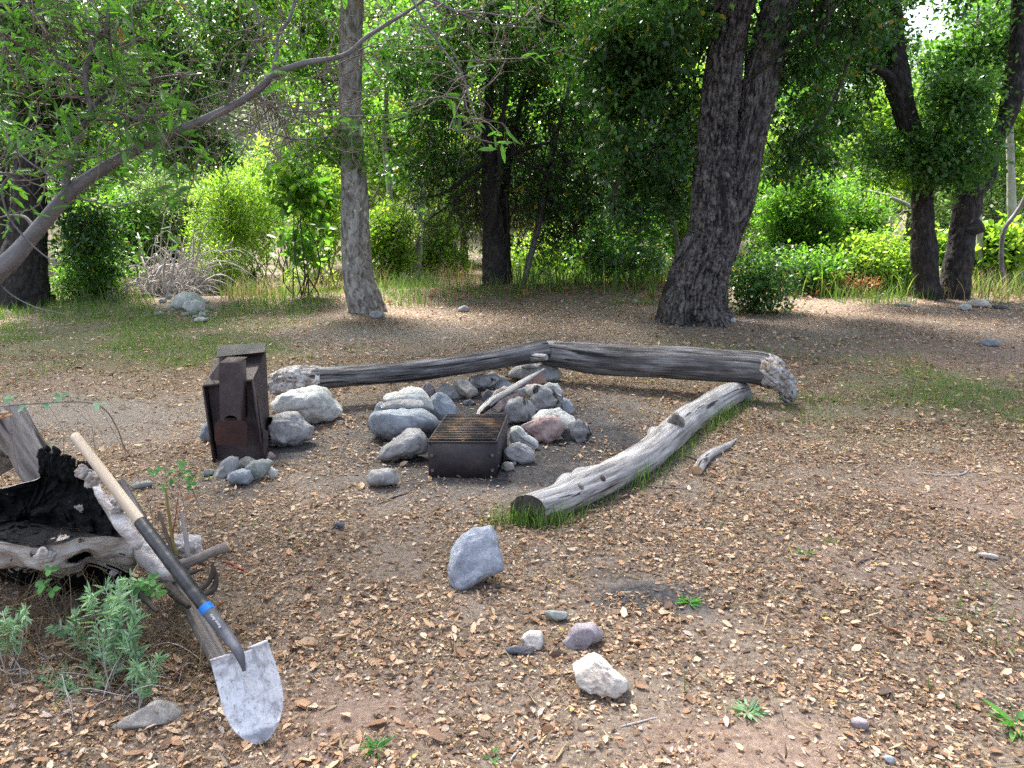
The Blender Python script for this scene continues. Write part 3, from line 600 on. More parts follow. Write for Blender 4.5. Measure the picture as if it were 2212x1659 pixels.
rk3 = [
 ([(652,350),(680,270),(760,168),(830,112),(870,125),(925,112),(962,180),(988,280),(994,375),(940,405),(860,432),(800,470),(740,490),(700,450),(660,395)], 'fore', 'pointed blue grey granite rock standing alone in the foreground', dict(ang=.45, sub=5, dr=.75, rough=.02)),
 ([(1465,1010),(1530,960),(1600,943),(1680,970),(1740,1030),(1805,1082),(1790,1135),(1730,1178),(1600,1155),(1480,1105)], 'cream', 'cream white rock nearest the camera on the leaf litter', dict(ang=.6, sub=5)),
 ([(1398,850),(1440,800),(1480,730),(1580,728),(1642,790),(1560,855),(1520,905),(1420,905)], 'purple', 'flat purple grey stone above the cream white rock', dict(ang=.6, dr=.9, bury=.3)),
 ([(1115,815),(1180,772),(1255,782),(1242,885),(1160,875)], 'cream', 'small cream stone beside the narrow dark slate', dict(ang=.8)),
 ([(1028,880),(1160,868),(1202,900),(1190,918),(1040,918)], 'slate', 'narrow dark slate piece on the leaf litter', dict(ang=.9, sub=3)),
 ([(1275,640),(1400,648),(1425,680),(1350,705),(1290,685)], 'green', 'pale greenish stone barely showing through the leaves', dict(ang=.6, sub=3)),
]
for k, (po, mt, lb, kw) in enumerate(rk3): rock(po, Z7, RM[mt], lb, seed=k + 81, **kw)
def ell(cx, cy_, w, h, n=10, s=0):
    g = np.random.default_rng(s + int(cx)); return [(cx + w / 2 * math.cos(a) * g.uniform(.85, 1.08), cy_ + h / 2 * math.sin(a) * g.uniform(.8, 1.08)) for a in np.linspace(0, 2 * math.pi, n, endpoint=False)]
rock([(960,1255),(1080,1165),(1300,1128),(1460,1220),(1480,1305),(1360,1345),(1100,1295)], Z4b, RM['tan'], 'broad flat stone sunk in the soil below the sage plant', dr=1.2, ang=.5, seed=90, bury=1.0)
for (e, mt, lb) in [
 ((305,1048,46,15), 'green', 'low flat stone in the dirt behind the shovel handle'), ((733,1134,26,12), 'slate', 'dark oval pebble on the litter between stove and pointed rock'),
 ((815,680,32,17), 'grey', 'small grey stone at the right foot of the sycamore'), ((1001,668,28,15), 'grey', 'small grey stone in front of the charred oak'),
 ((2138,740,42,16), 'blue', 'flat pale stone alone on the bare dirt at right'), ((2086,664,26,15), 'white', 'white stone in front of the twin trunked oak'),
 ((2113,655,42,18), 'cream', 'beige slab right of the white stone by the twin trunked oak'), ((1947,658,38,9), 'tan', 'thin flat stone left of the twin trunked oak'),
 ((2162,663,32,9), 'dark', 'dark flat stone right of the beige slab'), ((1583,692,14,11), 'white', 'small white stone at the right foot of the big twin stemmed tree'),
 ((1371,651,14,9), 'white', 'small pale stone left of the big twin stemmed tree'), ((433,691,30,11), 'white', 'white stone at the edge of the creek gap'),
 ((1611,854,30,28), 'grey', 'round grey stone under the broken end of the right log'), ((1857,1563,36,26), 'purple', 'dull reddish stone in the litter at lower right'),
 ((1921,1642,24,18), 'blue', 'small bluish stone at the bottom edge of the picture'), ((2135,1200,40,12), 'cream', 'thin pale stone among weeds at far right'), ((1110,1000,12,10),'tan','tiny stone right of the firebox foot')]:
    rock(ell(*e), ZI, RM[mt], lb, seed=int(e[0]), sub=3, ang=.4)
# creek bed stones seen through the gap at the left
gk = 'creek bed stones seen through the gap'
rock([(375,655),(382,640),(400,632),(420,634),(436,648),(438,662),(410,668),(385,664)], ZI, RM['white'], 'largest pale boulder in the creek bed', seed=200, ang=.15, group=gk)
rock([(398,662),(405,652),(425,648),(442,658),(440,672),(412,676)], ZI, RM['white'], 'second pale boulder in front of the largest creek boulder', seed=201, ang=.15, group=gk)
g = np.random.default_rng(77)
for k in range(54):
    px = g.normal(405, 32); py = 662 + g.uniform(-22, 26) ; w = g.uniform(5, 16)
    rock(ell(px, py, w, w * g.uniform(.5, .8), 8, k), ZI, RM[random.choice(['white', 'grey', 'blue', 'white'])], 'small pale stone in the creek bed gap', seed=210 + k, ang=.2, sub=2, group=gk, name='creek_stone', cat='stone')
# ------------------------------------------------------------ firebox with grate
def lerp(a, b, t): return np.asarray(a) * (1 - t) + np.asarray(b) * t
fb0 = G(925, 1032.6); zf = fb0[2]
FL, FR, BR, BL = np.array([-.546, 4.81, 0]), np.array([-.100, 4.81, 0]), np.array([-.036, 5.47, 0]), np.array([-.476, 5.47, 0])
up = np.array([0, 0, 1.]); zt = .245
fbx = empty('firebox', (-.29, 5.14, zf), 'low blackened steel firebox topped by a rusty bar grate', 'firebox')
mb = MB(); b0 = up * (zf - .03); b1 = up * (zf + zt - .012)
for a, b in ((FL, FR), (FR, BR), (BR, BL), (BL, FL)):
    n = np.cross(b - a, up); n /= np.linalg.norm(n)
    sh = .003 if (a is FL or a is BR) else 0
    mb.slab(a + b0 + n * sh, b + b0 + n * sh, b + b1 + n * sh, a + b1 + n * sh, .005)
mb.build('side_panels', M['firebox'], fbx)
mb = MB()
for a, b in ((FL, FR), (BL, BR), (FL, BL), (FR, BR)):
    i0 = lerp(a, b, .004) + up * (zf + zt - .004); i1 = lerp(a, b, .996) + up * (zf + zt - .004); mb.bar(i0, i1, .014, .012 if a[1] == b[1] else .010)
mb.build('rim', M['firebox'], fbx)
mb = MB(); NB = 16
for k in range(NB):
    t = (k + .5) / NB * .97 + .015; a = lerp(FL, BL, t); b = lerp(FR, BR, t); mb.bar(lerp(a, b, .01) + up * (zf + zt + .007), lerp(a, b, .985) + up * (zf + zt + .007), .010, .010)
mb.bar(lerp(FL, FR, .5) + up * (zf + zt - .006), lerp(BL, BR, .5) + up * (zf + zt - .006), .02, .006)
mb.build('grate', M['grate'], fbx)
mb = MB(); mb.slab(FL + up * (zf + .03), FR + up * (zf + .03), BR + up * (zf + .03), BL + up * (zf + .03), .02); mb.build('ash_bed', M['char'], fbx)  # black sheet inside, painting the shade seen between the bars
for (u, v) in ((.055, .62), (.935, .62), (.055, .2), (.935, .2)):
    c = lerp(FL, FR, u) + up * (zf + zt * v); mb = tube([c, c + np.array([0, -.010, 0])], [.012, .010], 10, 3); mb.build('bolt', M['bolt'], fbx)
nR = np.cross(BR - FR, up); nR /= np.linalg.norm(nR)
for (u, v) in ((.12, .86), (.12, .58), (.12, .2), (.5, .75), (.9, .8)):
    c = lerp(FR, BR, u) + up * (zf + zt * v); mb = tube([c, c + nR * .008], [.009, .007], 8, 3); mb.build('bolt', M['bolt'], fbx)

# ------------------------------------------------------------ overturned rusty stove
st = empty('stove', G(520, 1000), 'tall rusty sheet steel stove standing on its end beside the log seat', 'stove')
Yf, Yb = 5.12, 5.55
a_ = P(439.2, 833, Yf); b_ = P(545.6, 820.7, Yf); c_ = P(570, 999, Yf - .03); d_ = P(465.6, 1016, Yf - .03)      # front rim
A_ = P(471, 768, Yb); B_ = P(574, 757, Yb); C_ = P(584, 940, Yb); D_ = P(484, 955, Yb)                            # rear rim
C_[2] = min(C_[2], hz(C_[0], C_[1])); D_[2] = min(D_[2], hz(D_[0], D_[1]))
def grid_sheet(mb, q, nu, nv, amp, seed, t=.004):
    a, b, c, d = [np.array(v, float) for v in q]; u = np.linspace(0, 1, nu)[None, :, None]; v = np.linspace(0, 1, nv)[:, None, None]
    Pq = (a * (1 - u) + b * u) * (1 - v) + (d * (1 - u) + c * u) * v; n = unit(np.cross(b - a, d - a))
    w = fbm(Pq * 5 + seed, 2, seed)[..., None] * amp * np.sin(np.pi * u) ** .5 * np.sin(np.pi * v) ** .5
    F0 = Pq + n * w; F1 = F0 + n * t; V = np.vstack([F0.reshape(-1, 3), F1.reshape(-1, 3)]); N = nu * nv
    i = np.arange(nv - 1)[:, None] * nu; j = np.arange(nu - 1)[None]
    f = np.stack([i + j, i + j + 1, i + nu + j + 1, i + nu + j], -1).reshape(-1, 4)
    mb.add(V, np.vstack([f, f[:, ::-1] + N]))
mb = MB()
grid_sheet(mb, (b_, B_, C_, c_), 16, 22, .018, 3)                       # right side
grid_sheet(mb, (A_, a_, d_, D_), 10, 14, .010, 5)                       # left side
grid_sheet(mb, (A_, B_, b_, a_), 14, 12, .010, 7)                       # sloping top
grid_sheet(mb, (B_, A_, D_, C_), 8, 10, .01, 8)                         # back
mb.build('shell', M['rust'], st)
ins = np.array([0, .055, 0]); mb = MB()
q = [lerp(a_, c_, .02) + ins, lerp(b_, d_, .02) + ins, lerp(c_, a_, .01) + ins, lerp(d_, b_, .01) + ins]
grid_sheet(mb, q, 14, 20, .006, 11); mb.build('front_panel', M['rust'], st)
mb = MB()
for p, q_ in ((a_, b_), (b_, c_), (d_, a_)): mb.bar(p + np.array([0, -.004, 0]), q_ + np.array([0, -.004, 0]), .012, .016, up=(0, 1, 0))
mb.build('rim_flange', M['rust'], st)
# bent plate on top
mb = MB(); e = np.array([0, -.01, .012])
grid_sheet(mb, (P(467, 772.5, 5.36), P(572.5, 761.5, 5.36), P(574.5, 741, 5.62), P(472, 748, 5.62)), 14, 8, .012, 15, .005); mb.build('bent_plate', M['rust_plate'], st)
# channel with the half round hole
n0, n1 = Yf - .02, Yf - .085
L0, R0, R1, L1 = P(474, 784, n1), P(517.2, 784, n1), P(521, 909, n1 - .01), P(475.5, 909, n1 - .01)
mb = MB(); cen = lerp(L1, R1, .5); k = 18
hole = [cen + (R1 - L1) * .33 * math.cos(t) + (L0 - L1) * .095 * math.sin(t) for t in np.linspace(0, math.pi, k)]
ring = [R1] + [lerp(R1, R0, .5), R0, L0, lerp(L1, L0, .5)] + [L1]
# front sheet as a strip between the arch and the outline
outl = [R1, lerp(R1, R0, .10), lerp(R1, R0, .2)] + [lerp(lerp(R1, R0, .2), lerp(L1, L0, .2), t) for t in np.linspace(.08, .92, k - 6)] + [lerp(L1, L0, .2), lerp(L1, L0, .10), L1]
V = np.array(hole + outl + [R0, L0]); F4 = np.array([[i, i + 1, k + i + 1, k + i] for i in range(k - 1)]); mb.add(V, F4)
mb.add(V, np.array([[k + 2, 2 * k - 3, 2 * k + 1, 2 * k]]))
for (p, q_) in ((L0, L1), (R1, R0)):
    dpt = np.array([0, .12, 0]); mb.slab(p, q_, q_ + dpt, p + dpt, .003)
mb.slab(L0, R0, R0 + np.array([0, .16, .01]), L0 + np.array([0, .16, .01]), .003)
mb.build('flue_channel', M['rust'], st)
mb = MB(); mb.slab(lerp(L1, R1, .02) + [0, .07, 0], lerp(L1, R1, .98) + [0, .07, 0], lerp(L1, L0, .25) + (R1 - L1) * .98 + [0, .07, 0], lerp(L1, L0, .25) + [0, .07, 0], .003); mb.build('flue_back', M['char'], st)  # black sheet behind the hole, standing in for its unlit inside
# gussets
for (x0, x1, sg) in ((472, 440, -1), (519, 528, 1)):
    p = P(x0, 786, n1 + .02); q_ = P(x0, 822, n1 + .03); r_ = P(x1 + (8 if sg < 0 else 0), 820 if sg < 0 else 806, Yf + .16)
    V = np.array([p, q_, r_]); V = np.vstack([V, V + [.004, 0, 0]]); mb = MB(); mb.add(V, np.array([[0, 1, 2], [5, 4, 3]])); mb.add(V, np.array([[0, 3, 4, 1], [1, 4, 5, 2], [2, 5, 3, 0]])); mb.build('gusset', M['rust'], st)
# octagonal plate
oc = [(470, 909), (526, 909), (533.4, 919), (533.4, 952), (526, 961.6), (470, 961.6), (463.5, 952), (463.5, 919)]
f = np.array([P(x, y, n1 - .03) for x, y in oc]); bk = f + [0, .006, 0]; V = np.vstack([f, bk, [f.mean(0)], [bk.mean(0)]]); mb = MB()
mb.add(V, np.array([[16, (i + 1) % 8, i] for i in range(8)] + [[17, 8 + i, 8 + (i + 1) % 8] for i in range(8)])); mb.add(V, np.array([[i, (i + 1) % 8, 8 + (i + 1) % 8, 8 + i] for i in range(8)]))
mb.build('octagonal_plate', M['rust_red'], st)
mb = MB(); p = P(571, 930, 5.2); grid_sheet(mb, (P(568, 925, 5.13), P(580, 932, 5.2), P(579, 962, 5.2), P(569, 1000, 5.12)), 6, 8, .02, 22); mb.build('torn_flap', M['rust'], st)

# ------------------------------------------------------------ shovel
tip = G(567, 1606, .008)
def at_len(px, py, o, L):
    best = None
    for Yk in np.linspace(o[1] - .3, o[1] + 1.6, 1500):
        q = P(px, py, Yk); e = abs(np.linalg.norm(q - o) - L)
        if Yk > o[1] - .1 and (best is None or e < best[0] + 1e-9): best = (e, q)
    return best[1]
S0 = at_len(519, 1411, tip, .285); top = at_len(160, 939, S0, 1.16)
axd = unit(top - S0); Lh = np.linalg.norm(top - S0); bax = unit(S0 - tip); BLn = np.linalg.norm(S0 - tip)
side = P(587, 1405, S0[1]) - P(460, 1427, S0[1]); wtop = np.linalg.norm(side); side = unit(side); side = unit(side - bax * side.dot(bax))
nrm = unit(np.cross(side, bax)); nrm = nrm if nrm.dot(np.array([0, 0, CAMH]) - tip) > 0 else -nrm
def on_axis(px, py):
    d = unit(ray(px, py)); o = np.array([0, 0, CAMH]); w = S0 - o; b = axd.dot(d); dd = w.dot(axd); e = w.dot(d); return (b * e - dd) / (1 - b * b)
s_band, s_tape = on_axis(443, 1312), on_axis(301, 1127)
shv = empty('shovel', tip, 'round point shovel with black taped handle leaning against the burnt stump', 'shovel')
hx = lambda s: S0 + axd * s
mb = tube([hx(s_tape - .02), hx(s_tape + .2), hx(Lh - .02), hx(Lh)], [.0205, .0205, .0190, .012], 24, 30); mb.build('handle', M['ash_wood'], shv, smooth=True)
mb = tube([hx(s_band), hx(s_band + .12), hx(s_tape - .06), hx(s_tape)], [.0235, .0245, .0245, .023], 28, 80, disp=lambda TH, S, ax, RD: .0009 * fbm(ax * 50, 3, 2)); mb.build('tape_wrap', M['tape'], shv, smooth=True)
mb = tube([hx(s_band - .024), hx(s_band + .004)], [.0243, .0243], 24, 4); mb.build('blue_band', M['blue'], shv, smooth=True)
mb = tube([tip + bax * (BLn * .80) + nrm * .002, S0 + nrm * .010, hx(.07), hx(.16), hx(s_band - .02)], [.006, .0165, .0205, .0225, .0235], 24, 40, disp=lambda TH, S, ax, RD: .0008 * fbm(ax * 50, 3, 5)); mb.build('socket', M['collar'], shv, smooth=True)
nu, nv = 57, 81; us = np.linspace(-1, 1, nu); vs = np.linspace(0, 1, nv); U, Vv = np.meshgrid(us, vs)
hw = wtop * .5 * np.where(Vv < .45, 1 + .04 * np.sin(Vv / .45 * np.pi / 2), 1.04 * np.clip(1 - ((Vv - .45) / .55) ** 2.0, 0, 1) ** .58)
frog = .018 * np.exp(-(U / .16) ** 2) * (1 - sstep(.10, .55, Vv))
dz = .022 * U ** 2 - .016 + frog - .014 * np.sin(Vv * np.pi) - .012 * np.exp(-((np.abs(U) - .30) / .12) ** 2) * (1 - sstep(.05, .45, Vv)) + .0014 * fbm(np.stack([U * 4, Vv * 8, 0 * U], -1), 3, 3)
sv = BLn * (1 - Vv) + .010 * (np.abs(U) > .3) * (1 - sstep(0, .03, Vv))
B3 = tip[None, None] + bax * sv[..., None] + side * (U * hw)[..., None] + nrm * dz[..., None]
th_ = .0022; V = np.vstack([B3.reshape(-1, 3), (B3 - nrm * th_).reshape(-1, 3)]); N = nu * nv
i = np.arange(nv - 1)[:, None] * nu; j = np.arange(nu - 1)[None]; f = np.stack([i + j, i + nu + j, i + nu + j + 1, i + j + 1], -1).reshape(-1, 4)
bd = np.concatenate([np.arange(nu), nu - 1 + nu * np.arange(1, nv), (nv - 1) * nu + np.arange(nu - 2, -1, -1), nu * np.arange(nv - 2, -1, -1)])
ed = np.stack([bd[:-1], bd[1:], bd[1:] + N, bd[:-1] + N], -1)
fc_ = .5 * (Vv[:-1, :-1] + Vv[1:, 1:]); fc_ = fc_ + .06 * fbm(np.stack([U[:-1, :-1] * 3, 0 * fc_, 0 * fc_], -1), 3, 2)
fm = np.concatenate([(fc_.ravel() > .86).astype(int)] * 2 + [np.zeros(len(ed), int)])
axb = np.stack([U * hw, sv, 0 * sv], -1).reshape(-1, 3); mesh_np('blade', V, np.vstack([f, f[:, ::-1] + N, ed]), M['blade'], shv, smooth=True, vattrs={'ax': np.vstack([axb, axb + [0, 0, .02]]), 'tip': np.tile(Vv.ravel(), 2)})
for sg in (-1, 1): mb = MB(); mb.bar(S0 + bax * .006 + side * sg * .03 + nrm * .0, S0 + bax * .009 + side * sg * wtop * .5 + nrm * .006, .010, .003, up=tuple(nrm)); mb.build('foot_step', M['blade'], shv)
fc = bpy.data.curves.new('lettering', 'FONT'); fc.body = 'Razor-Back'; fc.size = .0135; fc.extrude = .0003; fc.align_x = 'CENTER'; fc.align_y = 'CENTER'
to = bpy.data.objects.new('lettering', fc); COL.objects.link(to); fc.materials.append(M['letter'])
from mathutils import Matrix
def frame(xa, ya, za, loc): return Matrix([[xa[0], ya[0], za[0], loc[0]], [xa[1], ya[1], za[1], loc[1]], [xa[2], ya[2], za[2], loc[2]], [0, 0, 0, 1]])
sc_ = hx(s_band - .075); nn_ = np.array([0, 0, CAMH]) - sc_; nn_ = unit(nn_ - axd * nn_.dot(axd)); Mx = frame(axd, np.cross(nn_, axd), nn_, sc_ + nn_ * .0238)
bpy.context.view_layer.update(); dg = bpy.context.evaluated_depsgraph_get(); me = bpy.data.meshes.new_from_object(to.evaluated_get(dg)); bpy.data.objects.remove(to)
me.materials.clear(); me.materials.append(M['letter']); lo = bpy.data.objects.new('lettering', me); COL.objects.link(lo); lo.parent = shv; lo.matrix_local = Matrix.Translation(-shv.location) @ Mx

# second tool, handle only to be seen behind the shovel
t2 = G(503, 1480, .03); p2 = P(262, 1040, t2[1] + .86); ax2 = unit(p2 - t2); l2 = np.linalg.norm(p2 - t2)
tl = empty('tool_handle', t2, 'old grey ribbed wooden tool handle lying under the shovel handle', 'tool handle')
mb = tube([t2 + ax2 * .02, t2 + ax2 * .25, t2 + ax2 * .55, t2 + ax2 * (l2 - .15), p2], [.036, .033, .025, .019, .015], 20, 50, disp=lambda TH, S, ax, RD: .0012 * np.sin(TH * 9) + .001 * fbm(ax * np.array([40, 40, 6]), 2, 8)); mb.build('shaft', M['greyhandle'], tl, smooth=True)
mb = tube([t2 - ax2 * .05, t2 + ax2 * .03], [.037, .036], 16, 4); mb.build('ferrule', M['collar'], tl, smooth=True)

# ------------------------------------------------------------ logs
def logdisp(amp, seed, groove=.5):
    def f(TH, S, ax, RD):
        n = fbm(ax * np.array([7, 7, 1.6]), 3, seed) * amp * 1.4 + fbm(ax * np.array([34, 34, 2.2]), 3, seed + 4) * amp * .8
        c = np.abs(vnoise(ax * np.array([26, 26, 1.1]) + 9.1, seed + 7)); return n - np.clip(.09 - c, 0, .09) * amp * 9 * groove
    return f
def ragged(TH, S, Ltot, d0, d1, seed):       # chunky broken ends
    e = np.exp(-S / d0) * (d0 > 0) + np.exp(-(Ltot - S) / max(d1, 1e-3)) * (d1 > 0); q = np.stack([np.cos(TH) * 2.2, np.sin(TH) * 2.2, S * 14], -1)
    return e * fbm(q, 4, seed) * .05
lg1 = empty('log', G(900, 835), 'long slender grey log with a splintered pale end resting on the white boulder', 'log')
pts = [P(596, 829, 6.42), P(625, 826, 6.42), P(690, 818, 6.45), P(760, 812, 6.62), P(900, 800, 6.9), P(1020, 783, 7.15), P(1110, 768, 7.35), P(1178, 757, 7.5)]
rad = [wpx(w, p) / 2 for w, p in zip([34, 56, 52, 48, 45, 43, 44, 46], pts)]
tube(pts[1:], rad[1:], 56, 300, logdisp(.006, 3)).build('trunk', M['log_dark'], lg1, smooth=True)
def rag1(TH, S, ax, RD): return .012 * fbm(np.stack([np.cos(TH) * 3, np.sin(TH) * 3, S * 12], -1), 4, 6) + .008 * np.sign(vnoise(np.stack([np.cos(TH) * 3, np.sin(TH) * 3, S * 18], -1), 7)) - .008 * np.abs(fbm(np.stack([np.cos(TH) * 5, np.sin(TH) * 5, S * 9], -1), 3, 12))
tube([P(586, 846, 6.42), P(596, 836, 6.42), pts[1], P(665, 820, 6.44), pts[2] + [.02, 0, 0]], [.045, .105, rad[1] * 1.28, rad[2] * 1.22, rad[2] * .96], 72, 110, rag1).build('splintered_end', M['log_break'], lg1, smooth=True)
tube([P(1150, 772, 7.36), P(1180, 772, 7.25)], [.045, .03], 14, 6, logdisp(.004, 8)).build('branch_stub', M['log'], lg1, smooth=True)
lg2 = empty('log', G(1500, 850), 'thick dark grey log at the back right with a torn ragged right end', 'log')
pts = [P(1166, 760, 7.62), P(1192, 763, 7.55), P(1300, 776, 7.4), P(1450, 783, 7.15), P(1560, 789, 7.0), P(1640, 795, 6.85), P(1675, 808, 6.8)]
rad = [wpx(w, p) / 2 for w, p in zip([34, 56, 64, 68, 72, 74, 70], pts)]
tube(pts, rad, 64, 320, logdisp(.008, 13)).build('trunk', M['log_dark'], lg2, smooth=True)
tube([pts[-2] + [.05, 0, 0], P(1668, 806, 6.74), P(1692, 828, 6.72), P(1706, 856, 6.7), P(1712, 866, 6.7)], [.13, .135, .095, .055, .02], 64, 80,
     lambda TH, S, ax, RD: .03 * fbm(np.stack([np.cos(TH) * 3, np.sin(TH) * 3, S * 10], -1), 4, 15) - .02 * np.abs(fbm(np.stack([np.cos(TH) * 6, np.sin(TH) * 6, S * 5], -1), 2, 16))).build('torn_end', M['log_break'], lg2, smooth=True)
tube([P(1140, 768, 7.45), P(1175, 748, 7.5), P(1230, 752, 7.55)], [.05, .055, .03], 24, 30, logdisp(.006, 18)).build('upper_splinter', M['log'], lg2, smooth=True)
lg3 = empty('log', G(1150, 1130), 'pale grey knotty log with a dark sawn end pointing at the camera', 'log')
cl = [(1138, 1101, .088), (1170, 1091, .088), (1205, 1080, .088), (1250, 1060, .098), (1290, 1042, .102), (1340, 1018, .097), (1395, 986, .105), (1440, 948, .110), (1485, 908, .112), (1530, 879, .112), (1568, 857, .110), (1600, 840, .095)]
pts = [G(x, y, r * .93) for x, y, r in cl]; pts[-1][2] -= .02; rad = [c[2] for c in cl]
def d3(TH, S, ax, RD):
    o = logdisp(.006, 23)(TH, S, ax, RD)
    for (s0, t0, sx, tx, am) in ((.36, .9, .06, .5, .03), (.52, .5, .07, .5, .045), (.66, 1.1, .05, .4, -.012), (1.55, .7, .05, .35, .03), (1.65, .9, .05, .3, -.02)):
        dt = np.angle(np.exp(1j * (TH - t0))); o = o + am * np.exp(-((S - s0) / sx) ** 2 - (dt / tx) ** 2)
    return o
mb = tube(pts, rad, 72, 420, d3, cap=False)
V = mb.V[0]; c0_ = V[:72].mean(0); d_ax = unit(pts[1] - pts[0]); n_c = unit(np.array([-.42, -1, .06]))
for k_ in range(40):
    w_ = max(0, 1 - k_ / 40); rg = V[k_ * 72:(k_ + 1) * 72]; cz_ = rg.mean(0); rg += d_ax * (-((rg - cz_) @ n_c) / d_ax.dot(n_c))[:, None] * w_ ** .7
mb.build('trunk', M['log'], lg3, smooth=True)
ringv = V[:72]; cc = ringv.mean(0); mb = MB(); K = 10; fr = [cc + (ringv - cc) * (1 - k / K) + (pts[0] - pts[1]) * (.02 * (1 - k / K) * 0 + .004 * vnoise(ringv * 40 + k, 3))[:, None] for k in range(K)] + [np.array([cc] * 72)]
VV = np.vstack(fr); ii = np.arange(K)[:, None] * 72; jj = np.arange(72)[None]; mb.add(VV, np.stack([ii + jj, ii + 72 + jj, ii + 72 + (jj + 1) % 72, ii + (jj + 1) % 72], -1).reshape(-1, 4)); mb.build('sawn_end', M['log_end'], lg3)
kp = G(1463, 905, .27); 
for q_ in ((1460, 898, .05), (1452, 908, .045)):
    p = G(q_[0], q_[1] + 22, .2); p = P(q_[0], q_[1], pts[7][1] + .05); tube([p + [.03, .03, -.07], p + [0, 0, -.02], p + [-.005, -.02, .022]], [.055, .038, .02], 18, 14, lambda TH, S, ax, RD: .009 * fbm(ax * 40, 3, 31)).build('knot', M['stubwood'], lg3, smooth=True)
for (x, y, w, lb) in ((1300, 1033, .02, 0), (1253, 1050, .018, 0)):
    p = P(x, y, G(x, y, .16)[1]); tube([p + [0, .03, -.03], p, p + [0, -.006, .003]], [w * 1.6, w, w * .3], 14, 8).build('knot', M['log_end'] if x == 1300 else M['stubwood'], lg3, smooth=True)
# charred stick and split wood in the pit
tube([P(1030, 899, 5.95), P(1046, 884, 6.05), P(1070, 862, 6.2), P(1110, 838, 6.5), P(1140, 820, 6.75), P(1176, 797, 6.95)], [.012, .032, .034, .033, .028, .007], 18, 90, lambda TH, S, ax, RD: .006 * np.sign(np.sin(TH * 2.5)) + .006 * fbm(ax * np.array([30, 30, 4]), 3, 41)).build('charred_stick', M['log'], None, smooth=True)
tag(COL.objects[-1], 'long split stick with charred edges slanting across the fire ring', 'stick')
tube([P(1040, 893, 5.9), P(1062, 873, 6.15), P(1080, 858, 6.3)], [.012, .025, .02], 10, 20, lambda TH, S, ax, RD: .004 * fbm(ax * 30, 2, 43)).build('charred_stick', M['char'], None, smooth=True)
tag(COL.objects[-1], 'short black burnt stick beside the long split stick', 'stick')

# ------------------------------------------------------------ loose branches on the ground
def gstick(rows, name, label, mat, ends=None, seg=10, seed=0, cat='stick', extra=None, lift=0.):
    e = empty(name, G(rows[0][0], rows[0][1]), label, cat) if extra else None
    pts = [G(x, y, r * .9 + lift) for x, y, r in rows]; mb = tube(pts, [r[2] for r in rows], seg, max(16, 12 * len(rows)), lambda TH, S, ax, RD: .12 * RD * fbm(ax / .03, 3, seed))
    if extra:
        mb.build('stem', mat, e, smooth=True); extra(e, pts)
    else: tag(mb.build(name, mat, None, smooth=True), label, cat)
def ex1(e, pts):
    d = unit(pts[0] - pts[1]); tube([pts[0] - d * .004, pts[0] + d * .004], [.034, .033], 16, 3).build('sawn_end', M['cutwood'], e, smooth=True)
    tube([pts[1] + [-.01, 0, .01], pts[1] + [-.07, .07, .02], pts[1] + [-.1, .1, .015]], [.012, .009, .004], 8, 10).build('side_twig', M['twig_dark'], e, smooth=True)
gstick([(1506, 1016, .034), (1516, 1000, .036), (1530, 985, .032), (1552, 972, .028), (1570, 964, .024), (1592, 948, .006)], 'broken_branch', 'short silvery broken branch with an orange sawn end on the leaves', M['log'], seed=51, cat='branch', extra=ex1, seg=20)
for k, (rows, lb, mt) in enumerate([
 ([(1980, 1021, .004), (2040, 1027, .006), (2078, 1024, .006), (2093, 1014, .005)], 'curved white stick lying at the far right of the clearing', 'deadwood'),
 ([(1897, 1055, .008), (1912, 1074, .008), (1960, 1089, .007), (2030, 1096, .005), (2085, 1101, .003)], 'long bowed brown twig below the curved white stick', 'twig'),
 ([(1410, 1143, .004), (1455, 1136, .006), (1522, 1130, .004)], 'straight white stick right of the sawn log end', 'deadwood'),
 ([(1396, 1048, .004), (1430, 1053, .007), (1492, 1056, .004)], 'thin grey stick on the leaves beside the knotty log', 'twig'),
 ([(1456, 1005, .006), (1462, 1028, .006), (1474, 1040, .004)], 'small curved grey stick below the short broken branch', 'twig'),
 ([(1588, 985, .003), (1620, 975, .005), (1655, 960, .003)], 'thin pale stick right of the short broken branch', 'deadwood'),
 ([(1410, 1118, .003), (1424, 1105, .004), (1430, 1092, .003)], 'tiny pale curved stick near the knotty log', 'deadwood'),
 ([(468, 1618, .006), (480, 1638, .007), (492, 1656, .005)], 'short grey stick at the bottom edge left of the shovel tip', 'twig'),
 ([(1590, 692, .014), (1605, 694, .012), (1632, 690, .006)], 'pale grey stick at the foot of the big twin stemmed tree', 'deadwood'),
 ([(1840, 1015, .003), (1862, 1003, .005), (1868, 992, .003)], 'small bleached twig in the middle of the right clearing', 'deadwood'),
 ([(1850, 1215, .008), (1870, 1208, .008), (1900, 1200, .004)], 'stubby brown stick among leaves right of the pointed rock', 'twig'),
 ([(1925, 1500, .008), (1928, 1520, .007), (1935, 1540, .005)], 'short dark stick in the litter at lower right', 'twig_dark'),
 ([(1100, 1645, .004), (1130, 1610, .005), (1165, 1590, .004)], 'pale twig at the bottom edge of the clearing', 'deadwood'),
 ([(1340, 1570, .003), (1380, 1560, .004), (1420, 1550, .003)], 'thin straw coloured twig below the cream white rock', 'deadwood'),
 ([(815, 1090, .003), (850, 1075, .005), (890, 1062, .003)], 'thin dark twig on bare dirt left of the firebox', 'twig_dark'),
 ([(700, 1085, .003), (726, 1070, .005), (745, 1060, .003)], 'small pale twig right of the stove', 'deadwood')]):
    gstick(rows, 'stick', lb, M[mt], seed=60 + k)

